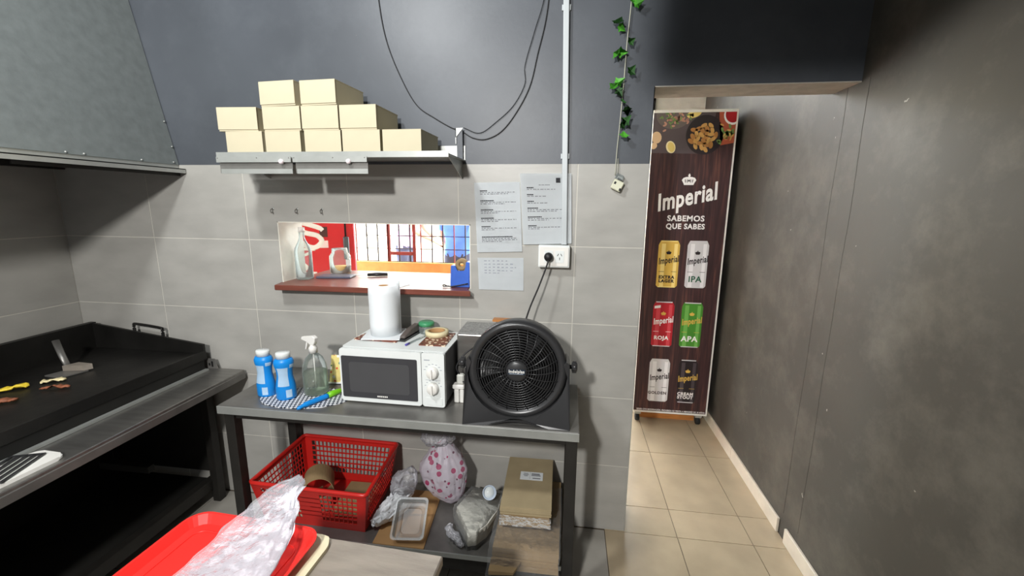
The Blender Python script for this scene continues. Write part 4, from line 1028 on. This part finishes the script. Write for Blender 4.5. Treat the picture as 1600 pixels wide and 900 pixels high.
o = obj('notepad', bm, flat('dark_slate_pad', (84, 88, 104), .4)); o.location = (-1.195, .170, ZH); o.rotation_euler = (0, 0, .15); tag(o, 'dark grey pad lying beside the bottle on hatch', 'pad')
t = thing('kitchen_knife', 'dark handled knife on the hatch counter beyond the pad', 'knife', (-1.05, .215, ZH+.0005), .35)
bm = nb(); tube(bm, [(0, 0, .009), (.05, 0, .010), (.10, 0, .009)], [.008, .010, .009], 8); obj('handle', bm, m_blackpl, t)
bm = nb(); prism(bm, [(-.001, -.012), (-.001, .012), (-.03, .010), (-.08, -.004)], .007, .009, axis='z'); obj('blade', bm, m_steel, t)
bm = nb(); prism(bm, [(-.06, -.035), (.04, -.04), (.06, .04), (-.04, .04)], 0, .0015, axis='z')
o = obj('paper_slip', bm, m_paper); o.location = (-.815, .0, ZH); tag(o, 'white paper slip at the middle front of hatch counter', 'paper')
t = thing('tape_dispenser', 'blue tape dispenser with brown tape on hatch counter', 'tape dispenser', (-.512, .040, ZH), .0)
bm = nb(); prism(bm, [(-.045, 0), (.045, 0), (.048, .115), (.030, .118), (.026, .075), (-.010, .072), (-.018, .098), (-.040, .100)], -.022, .022); bevel(bm, .003, 1); obj('body', bm, m_tapeb, t)
bm = nb(); lathe(bm, [(.010, -.012), (.028, -.012), (.028, .012), (.010, .012), (.010, -.012)], n=26, mat=Matrix.Translation((.006, 0, .102)) @ Matrix.Rotation(PI/2, 4, 'X'), cap=False); obj('tape_roll', bm, m_kraft, t)
bm = nb(); tube(bm, spline([(-.046, -.026, .006), (-.075, -.028, .004), (-.07, -.03, .012), (-.04, -.028, .004), (.04, -.028, .020)], 5), .0028, 6); obj('cutter_wire', bm, m_blackpl, t)

# ================================================================== BEYOND THE HATCH
t = thing('drinks_fridge', 'red drinks fridge with white script seen through the hatch', 'fridge', (-1.80, 0.90, 0), .60)
bm = nb(); bx(bm, -.32, .30, 0, .6, .06, 2.0); bevel(bm, .01, 1); obj('cabinet', bm, m_cola, t)
bm = nb(); bx(bm, -.30, .225, -.035, -.002, .15, 1.95); dr = obj('door_panel', bm, m_cola, t)
bm = nb(); bx(bm, .228, .240, -.012, -.001, .1, 1.95); obj('door_gap', bm, m_darkin, t)
bm = nb(); bx(bm, .212, .250, -.062, -.036, 1.14, 1.30); bevel(bm, .006, 1); obj('handle', bm, flat('dark_grey_handle', (72, 76, 80), .4), dr)
def script(pts, r):
    bm = nb(); tube(bm, [(x, -.037, z) for x, z in [(p.x, p.y) for p in spline([(a, b_, 0) for a, b_ in pts], 8)]], r, 8, flat=.2, upv=Vector((0, 1, 0)))
    return obj('white_script', bm, m_whitepl, dr)
script([(-.18, 1.42), (-.10, 1.36), (-.02, 1.33), (.05, 1.31), (.075, 1.27), (.03, 1.23), (-.03, 1.25), (-.10, 1.31), (-.20, 1.37)], .017)
script([(-.20, 1.45), (-.08, 1.41), (.02, 1.38), (.07, 1.36), (.085, 1.345)], .016)
script([(-.12, 1.22), (-.08, 1.25), (-.02, 1.24), (.0, 1.20), (-.05, 1.18), (-.10, 1.20), (-.05, 1.22), (.03, 1.215)], .009)
script([(-.16, 1.17), (-.10, 1.15), (-.05, 1.12), (-.03, 1.09), (-.08, 1.07), (-.14, 1.10), (-.05, 1.06), (.03, 1.05)], .010)
bm = nb(); bx(bm, .065, .115, -.038, -.0355, 1.30, 1.37); obj('energy_label', bm, flat('dark_label', (70, 40, 34)), dr)
bm = nb(); bx(bm, .062, .115, -.038, -.0355, 1.225, 1.275); obj('paper_sticker', bm, flat('pink_sticker', (236, 214, 214)), dr)
bm = nb(); bx(bm, -.30, .28, .02, .58, 0, .058); obj('plinth', bm, m_blackpl, t)
# iron grille of the shop front
t = thing('iron_grille', 'iron bar grille of the shop front behind the hatch', 'grille', (-1.3, 2.42, 0))
barm = None
def gbar(x0, x1, z0, z1, m_, nm):
    bm = nb(); bx(bm, x0, x1, -.008, .008, z0, z1); return obj(nm, bm, m_, t)
for k, x in enumerate([-.95+.118*i for i in range(17)]): gbar(x-.005, x+.005, .02, 2.4, m_rust if k % 3 == 0 else m_blacksteel, 'vertical_bar')
for k in range(17):
    z = .12+.135*k
    bm = nb(); bx(bm, -1.0, 1.0, .0085, .018, z-.004, z+.004); obj('horizontal_bar', bm, m_blacksteel, t)
gbar(-.61, -.575, 0, 2.45, m_rust, 'door_post'); gbar(-.33, -.30, 0, 2.45, m_rust, 'door_post')
bm = nb(); bx(bm, -.574, -.331, -.012, .008, 1.0, 1.035); bx(bm, -.574, -.331, -.012, .008, .10, .14); obj('lock_rail', bm, m_rust, t)
gbar(.40, .44, 0, 2.45, m_white, 'white_post')
bm = nb(); bx(bm, -.97, .97, -.06, -.02, .55, .93); obj('sill_orange_panel', bm, m_ochre, t)  # added panel standing in for the warm orange reflection on the sill

# people outside, simple standing customers
def person(label, loc, rz, shirt, lean=0.0, arms=((.0, 0), (.0, 0))):
    t = thing('person', label, 'person', loc, rz)
    V = {'pel': (0, 0, .95), 'bel': (0, -.01, 1.08), 'che': (0, -.02-lean*.3, 1.30), 'nek': (0, -.02-lean*.5, 1.47), 'hdb': (0, -.04-lean*.6, 1.56), 'hdt': (0, -.04-lean*.62, 1.68)}
    E_ = [('pel', 'bel'), ('bel', 'che'), ('che', 'nek'), ('nek', 'hdb'), ('hdb', 'hdt')]
    Rr = {'pel': (.16, .12), 'bel': (.155, .115), 'che': (.18, .125), 'nek': (.058, .058), 'hdb': (.078, .09), 'hdt': (.072, .085)}
    for s_, sg in (('l', -1), ('r', 1)):
        bend = arms[0 if sg < 0 else 1]
        sh_ = (sg*.19, -.02-lean*.42, 1.40); el = (sg*.25, -.03-lean*.3-bend[0]*.12, 1.13+bend[1]*.1); wr_ = (sg*(.24-bend[0]*.08), -.06-lean*.3-bend[0]*.32, .90+bend[1]*.3)
        hd_ = (sg*(.235-bend[0]*.09), -.07-lean*.3-bend[0]*.42, .82+bend[1]*.36)
        V['s'+s_] = sh_; V['e'+s_] = el; V['w'+s_] = wr_; V['h'+s_] = hd_
        E_ += [('che', 's'+s_), ('s'+s_, 'e'+s_), ('e'+s_, 'w'+s_), ('w'+s_, 'h'+s_)]
        Rr['s'+s_] = (.07, .07); Rr['e'+s_] = (.043, .043); Rr['w'+s_] = (.028, .028); Rr['h'+s_] = (.036, .022)
        for fi in range(5):
            fx_ = hd_[0]+(fi-2)*.016; nm = 'f%s%d' % (s_, fi); V[nm] = (fx_ + (sg*-.03 if fi == 0 else 0), hd_[1]-.015-bend[0]*.04, hd_[2]-(.055 if fi == 0 else .085-.006*abs(fi-2))); E_.append(('h'+s_, nm)); Rr[nm] = (.008, .008)
        hp = (sg*.095, 0, .90); kn = (sg*.10, -.01, .50); an = (sg*.10, .02, .09); to = (sg*.11, -.14, .04)
        V['p'+s_] = hp; V['k'+s_] = kn; V['a'+s_] = an; V['t'+s_] = to
        E_ += [('pel', 'p'+s_), ('p'+s_, 'k'+s_), ('k'+s_, 'a'+s_), ('a'+s_, 't'+s_)]
        Rr['p'+s_] = (.10, .10); Rr['k'+s_] = (.062, .062); Rr['a'+s_] = (.042, .05); Rr['t'+s_] = (.040, .032)
    keys = list(V); me = bpy.data.meshes.new('body'); me.from_pydata([V[k] for k in keys], [(keys.index(a), keys.index(b_)) for a, b_ in E_], [])
    tmp = bpy.data.objects.new('body_tmp', me); C.objects.link(tmp)
    sk = tmp.modifiers.new('skin', 'SKIN'); sk.use_smooth_shade = True
    for i, k in enumerate(keys):
        me.skin_vertices[0].data[i].radius = Rr[k]; me.skin_vertices[0].data[i].use_root = (k == 'pel')
    sb = tmp.modifiers.new('sub', 'SUBSURF'); sb.levels = 2; sb.render_levels = 2
    dg = bpy.context.evaluated_depsgraph_get(); m2 = bpy.data.meshes.new_from_object(tmp.evaluated_get(dg)); bpy.data.objects.remove(tmp, do_unlink=True)
    z0 = min(v.co.z for v in m2.vertices)
    for v in m2.vertices: v.co.z -= z0
    m2.materials.clear()
    for m_ in (shirt, m_skin, m_trous, m_rub): m2.materials.append(m_)
    for p in m2.polygons:
        c = p.center; p.use_smooth = True
        if c.z > 1.47-z0: p.material_index = 1
        elif c.z < .10: p.material_index = 3
        elif abs(c.x) > .195 and c.z < 1.22-z0 or (c.y < -.17 and c.z < 1.3): p.material_index = 1
        elif c.z < .95-z0: p.material_index = 2
        else: p.material_index = 0
    b_ = bpy.data.objects.new('body', m2); C.objects.link(b_); b_.parent = t
    hy = V['hdt'][1]
    bm = nb(); blob(bm, (0, hy+.015, 1.665-z0), (.092, .108, .085), 3, lambda p: Vector((p.x, p.y, max(p.z, -.35 if p.y > -.2 else .25)))); obj('hair', bm, m_hair, t, True)
    bm = nb(); tube(bm, [(0, hy-.085, 1.63-z0), (0, hy-.112, 1.59-z0), (0, hy-.095, 1.575-z0)], [.008, .014, .010], 8)
    blob(bm, (-.034, hy-.083, 1.622-z0), (.011, .008, .007), 2); blob(bm, (.034, hy-.083, 1.622-z0), (.011, .008, .007), 2)
    blob(bm, (-.088, hy, 1.60-z0), (.010, .02, .03), 2); blob(bm, (.088, hy, 1.60-z0), (.010, .02, .03), 2)
    tube(bm, [(-.025, hy-.088, 1.545-z0), (0, hy-.096, 1.543-z0), (.025, hy-.088, 1.545-z0)], .006, 6)
    obj('face_features', bm, m_skin, t, True)
    return t
person('person in blue shirt standing outside behind the white post', (-1.34, 3.15, 0), PI*.95, m_bshirt, 0, ((.0, 0), (.5, .2)))
person('person in pink shirt leaning and reaching beyond the grille', (-2.35, 4.0, 0), PI*.5, m_pshirt, .3, ((1.0, .5), (.9, .4)))

# ================================================================== POSTER COOLER
pc = thing('drinks_cooler', 'tall drinks cooler on casters with beer poster on its side', 'cooler', (.725, 1.07, 0))
PX0, PX1, PZ0, PZ1 = -.252, .250, .088, 2.118
bm = nb(); bx(bm, PX0+.004, PX1-.004, .012, .55, PZ0+.004, PZ1-.006); bevel(bm, .006, 1); obj('cabinet', bm, m_blackpl, pc)
bm = nb(); bx(bm, PX0, PX1, .004, .0118, PZ0, PZ1); po = obj('poster', bm, m_whitepl, pc)
bm = nb(); bx(bm, PX0+.001, PX1-.011, .0026, .0039, PZ0+.014, PZ1-.017); pw = obj('poster_print', bm, m_pwood, pc)
for (x, y) in ((-.215, .05), (.205, .05), (-.215, .48), (.205, .48)):
    bm = nb(); bx(bm, x-.022, x+.022, y-.02, y+.02, .058, .0875); ca = obj('caster', bm, m_galv, pc)
    bm = nb(); lathe(bm, [(.0, -.014), (.024, -.014), (.028, -.009), (.028, .009), (.024, .014), (0, .014)], n=20, mat=Matrix.Translation((x, y, .029)) @ Matrix.Rotation(PI/2, 4, 'Y'), cap=False); obj('wheel', bm, m_rub, ca)
def pflat(nm, outlines, m_, lay, parent=pw):
    """flat print on the poster; outlines in world X,Z on the poster plane"""
    bm = nb()
    for o_ in outlines: prism(bm, [(x-.725, z) for x, z in o_], .0026-.0004*lay, .0026-.0004*(lay-1)-.00005)
    return obj(nm, bm, m_, parent)
c_white = flat('print_white', (238, 236, 236)); c_gold = flat('print_gold', (214, 176, 84), .35); c_silver = flat('print_silver', (206, 204, 208), .35); c_red = flat('print_red', (176, 34, 46), .4)
c_green = flat('print_green', (72, 138, 48), .4); c_blk = flat('print_black', (38, 30, 34), .4); c_dk = flat('print_dark_slate', (84, 74, 78)); c_tan = flat('print_potato', (206, 160, 92)); c_tan2 = flat('print_potato_dark', (176, 124, 66))
c_lem = flat('print_lemon', (226, 202, 120)); c_rim = flat('print_lemon_rim', (240, 226, 180)); c_or = flat('print_board', (170, 84, 58)); c_tom = flat('print_tomato', (166, 20, 30)); c_gr2 = flat('print_herb', (110, 140, 78)); c_pk = flat('print_salad_pink', (190, 140, 122)); c_dgreen = flat('print_bottle_green', (30, 92, 66)); c_gl = flat('print_gold_light', (240, 216, 140), .35); c_rl = flat('print_red_light', (204, 70, 80), .4); c_gnl = flat('print_green_light', (112, 176, 84), .4); c_sl = flat('print_silver_light', (232, 230, 234), .35); c_bl = flat('print_black_light', (74, 66, 72), .4)
top = PZ1-.017; x0p, x1p = .725+PX0+.001, .725+PX1-.011
def clip(o_):
    return [(min(max(x, x0p), x1p), min(z, top)) for x, z in o_]
pflat('slate_board', [[(x0p, 1.862), (.80, 1.855), (.845, top), (x0p, top)]], c_dk, 1)
pflat('salad_bowl', [clip(ell(.595, 2.09, .105, .085, 0, 30))], flat('print_bowl_grey', (104, 94, 92)), 2)
rr = random.Random(5)
pflat('salad_pink', [clip(ell(.595+rr.gauss(0, .04), 2.065+rr.gauss(0, .022), .012, .006, rr.random()*3, 8)) for _ in range(34)], c_pk, 3)
pflat('salad_green', [clip(ell(.595+rr.gauss(0, .04), 2.07+rr.gauss(0, .022), .012, .005, rr.random()*3, 8)) for _ in range(24)], c_gr2, 4)
pflat('potato_bowl', [clip(ell(.788, 1.968, .112, .118, 0, 34))], c_blk, 2)
W_ = [(.782+.078*math.sqrt((k+.5)/26)*math.cos(k*2.4), 1.955+.080*math.sqrt((k+.5)/26)*math.sin(k*2.4), rr.random()*3) for k in [(j*11) % 26 for j in range(26)]]
pflat('potato_wedges_dark', [clip(ell(x, z, .022, .013, a, 12)) for x, z, a in W_[:13]], c_tan2, 3)
pflat('potato_wedges', [clip(ell(x, z, .020, .0115, a, 12)) for x, z, a in W_[13:]], c_tan, 4)
pflat('lemon_rim', [clip(ell(.590, 1.897, .028, .038, .35, 20))], c_rim, 2); pflat('lemon', [clip(ell(.592, 1.897, .020, .031, .35, 20))], c_lem, 3)
pflat('lemon_half', [clip(ell(.715, 2.092, .044, .022, .3, 20))], c_lem, 3)
pflat('egg', [clip(ell(.500, 1.955, .030, .036, .2, 18)), clip(ell(.485, 1.905, .022, .02, .5, 14))], flat('print_egg', (224, 190, 152)), 2)
pflat('wood_board', [clip([(.862, top), (x1p, top), (x1p, 1.92), (.885, 1.905), (.875, 1.98)])], c_or, 2)
pflat('sauce_dish_rim', [clip(ell(.945, 2.085, .055, .06, 0, 24))], c_white, 3); pflat('sauce', [clip(ell(.945, 2.088, .046, .05, 0, 24))], c_tom, 4)
pflat('herbs', [clip(ell(.925+rr.gauss(0, .022), 1.965+rr.gauss(0, .035), .016, .008, rr.random()*3, 8)) for _ in range(14)], c_gr2, 3)
pflat('crumbs', [clip(ell(.925+rr.gauss(0, .022), 1.965+rr.gauss(0, .035), .013, .005, rr.random()*3, 8)) for _ in range(9)], c_tan, 4)
# crown
def crown(cx, cz, w, m_, lay, nm='crown'):
    h = w*.62
    o_ = [(cx-.33*w, cz), (cx+.33*w, cz), (cx+.36*w, cz+.16*h), (cx+.5*w, cz+.55*h), (cx+.40*w, cz+.80*h), (cx+.22*w, cz+.90*h), (cx+.06*w, cz+.92*h), (cx+.05*w, cz+1.0*h), (cx+.10*w, cz+1.08*h), (cx+.05*w, cz+1.16*h), (cx+.03*w, cz+1.28*h), (cx-.03*w, cz+1.28*h), (cx-.05*w, cz+1.16*h), (cx-.10*w, cz+1.08*h), (cx-.05*w, cz+1.0*h), (cx-.06*w, cz+.92*h), (cx-.22*w, cz+.90*h), (cx-.40*w, cz+.80*h), (cx-.5*w, cz+.55*h), (cx-.36*w, cz+.16*h)]
    return pflat(nm, [o_], m_, lay)
crown(.718, 1.665, .088, c_white, 2)
pflat('crown_gaps', [ell(.718+dx, 1.690, .0026, .012, -dx*8, 8) for dx in (-.022, -.010, .010, .022)] + [ell(.718, 1.692, .006, .007, 0, 8)], c_blk, 3)
def ptext(nm, s_, size, x, z, m_, lay, **k): return text(nm, s_, size, m_, pw, (x-.725, .0026-.0004*lay, z), ext=.0002, **k)
ptext('brand_lettering', 'Imperial', .150, .7185, 1.540, c_white, 2, shear=.28, bold=.0042, sx=.70, tilt=.222)
ptext('slogan_lettering', 'SABEMOS', .050, .718, 1.438, c_white, 2, bold=.0016, sx=1.02)
ptext('slogan_lettering', 'QUE SABES', .047, .719, 1.388, c_white, 2, bold=.0016, sx=.96)
ptext('fine_print', 'BEBER CON MODERACIÓN. PROHIBIDA SU VENTA A MENORES DE 18 AÑOS.', .0158, .728, .107, c_white, 2, bold=.0004, sx=.80)
def can(x0, x1, z0, z1, body, light, inkm, name, cap, capm, script='Imperial', rim=c_silver, crm=None):
    w = x1-x0; o_ = [(x0+.006, z0+.006), (x0+.014, z0), (x1-.014, z0), (x1-.006, z0+.006), (x1, z0+.014), (x1, z1-.030), (x1-.006, z1-.016), (x1-.014, z1), (x0+.014, z1), (x0+.006, z1-.016), (x0, z1-.030), (x0, z0+.014)]
    pflat('can_print', [o_], body, 2)
    pflat('can_highlight', [[(x0+.15*w, z0+.006), (x0+.34*w, z0+.006), (x0+.34*w, z1-.02), (x0+.15*w, z1-.02)], [(x0+.74*w, z0+.006), (x0+.90*w, z0+.006), (x0+.90*w, z1-.02), (x0+.74*w, z1-.02)]], light, 3)
    pflat('can_rim', [[(x0+.016, z1-.007), (x1-.016, z1-.007), (x1-.016, z1), (x0+.016, z1)]], rim, 4); pflat('can_base', [[(x0+.014, z0), (x1-.014, z0), (x1-.010, z0+.006), (x0+.010, z0+.006)]], rim, 4)
    xc = (x0+x1)/2
    ptext('can_lettering', script, .060, xc+.004, z0+.165, inkm, 4, shear=.25, bold=.0014, sx=.62, tilt=.17)
    crown(xc, z0+.222, .034, crm or inkm, 4)
    for k, (ln, sz, zz, sx_) in enumerate(cap): ptext('can_lettering', ln, sz, xc-.004, z0+zz, capm, 4, bold=.0014, sx=sx_)
    pflat('can_line', [[(x0+.01, z0+.105), (x0+.045, z0+.105), (x0+.045, z0+.1075), (x0+.01, z0+.1075)], [(x1-.045, z0+.105), (x1-.01, z0+.105), (x1-.01, z0+.1075), (x1-.045, z0+.1075)]], inkm, 4)
can(.563, .698, .998, 1.310, c_gold, c_gl, c_blk, 'gold', (('EXTRA', .028, .060, 1.05), ('LAGER', .028, .034, 1.05)), c_blk, rim=c_gl)
can(.746, .879, 1.000, 1.312, c_silver, c_sl, c_blk, 'ipa', (('IPA', .056, .040, 1.0),), c_dgreen)
can(.559, .696, .584, .900, c_red, c_rl, c_white, 'roja', (('ROJA', .036, .050, 1.05),), c_white, crm=c_gold)
can(.745, .880, .587, .900, c_green, c_gnl, c_gold, 'apa', (('APA', .052, .042, 1.05),), c_white)
can(.563, .699, .178, .493, c_silver, c_sl, c_blk, 'golden', (('GOLDEN', .028, .055, 1.0),), c_dk)
can(.757, .884, .180, .496, c_blk, c_bl, c_gold, 'stout', (('CREAM', .030, .056, 1.0), ('STOUT', .030, .030, 1.0)), c_white)
pflat('can_tab_label', [[(.566, .850), (.606, .857), (.606, .875), (.566, .868)]], c_white, 5)
bm = nb(); bx(bm, -.20, .20, 0, .02, 0, .07); o = obj('wood_plank', bm, m_wood2); o.location = (.72, 1.17, .0); tag(o, 'orange wooden plank on the floor between cooler casters', 'plank')

for o in bpy.data.objects:
    if o.name.split('.')[0] in ('heading_print', 'text_print', 'title_print', 'handwriting', 'crumbs', 'herbs', 'salad_pink', 'salad_green', 'potato_wedges', 'potato_wedges_dark', 'can_line', 'can_highlight', 'crown_gaps', 'label_print', 'dial_marks', 'brand_mark', 'grille_rings', 'grille_spokes'):
        o['kind'] = 'stuff'
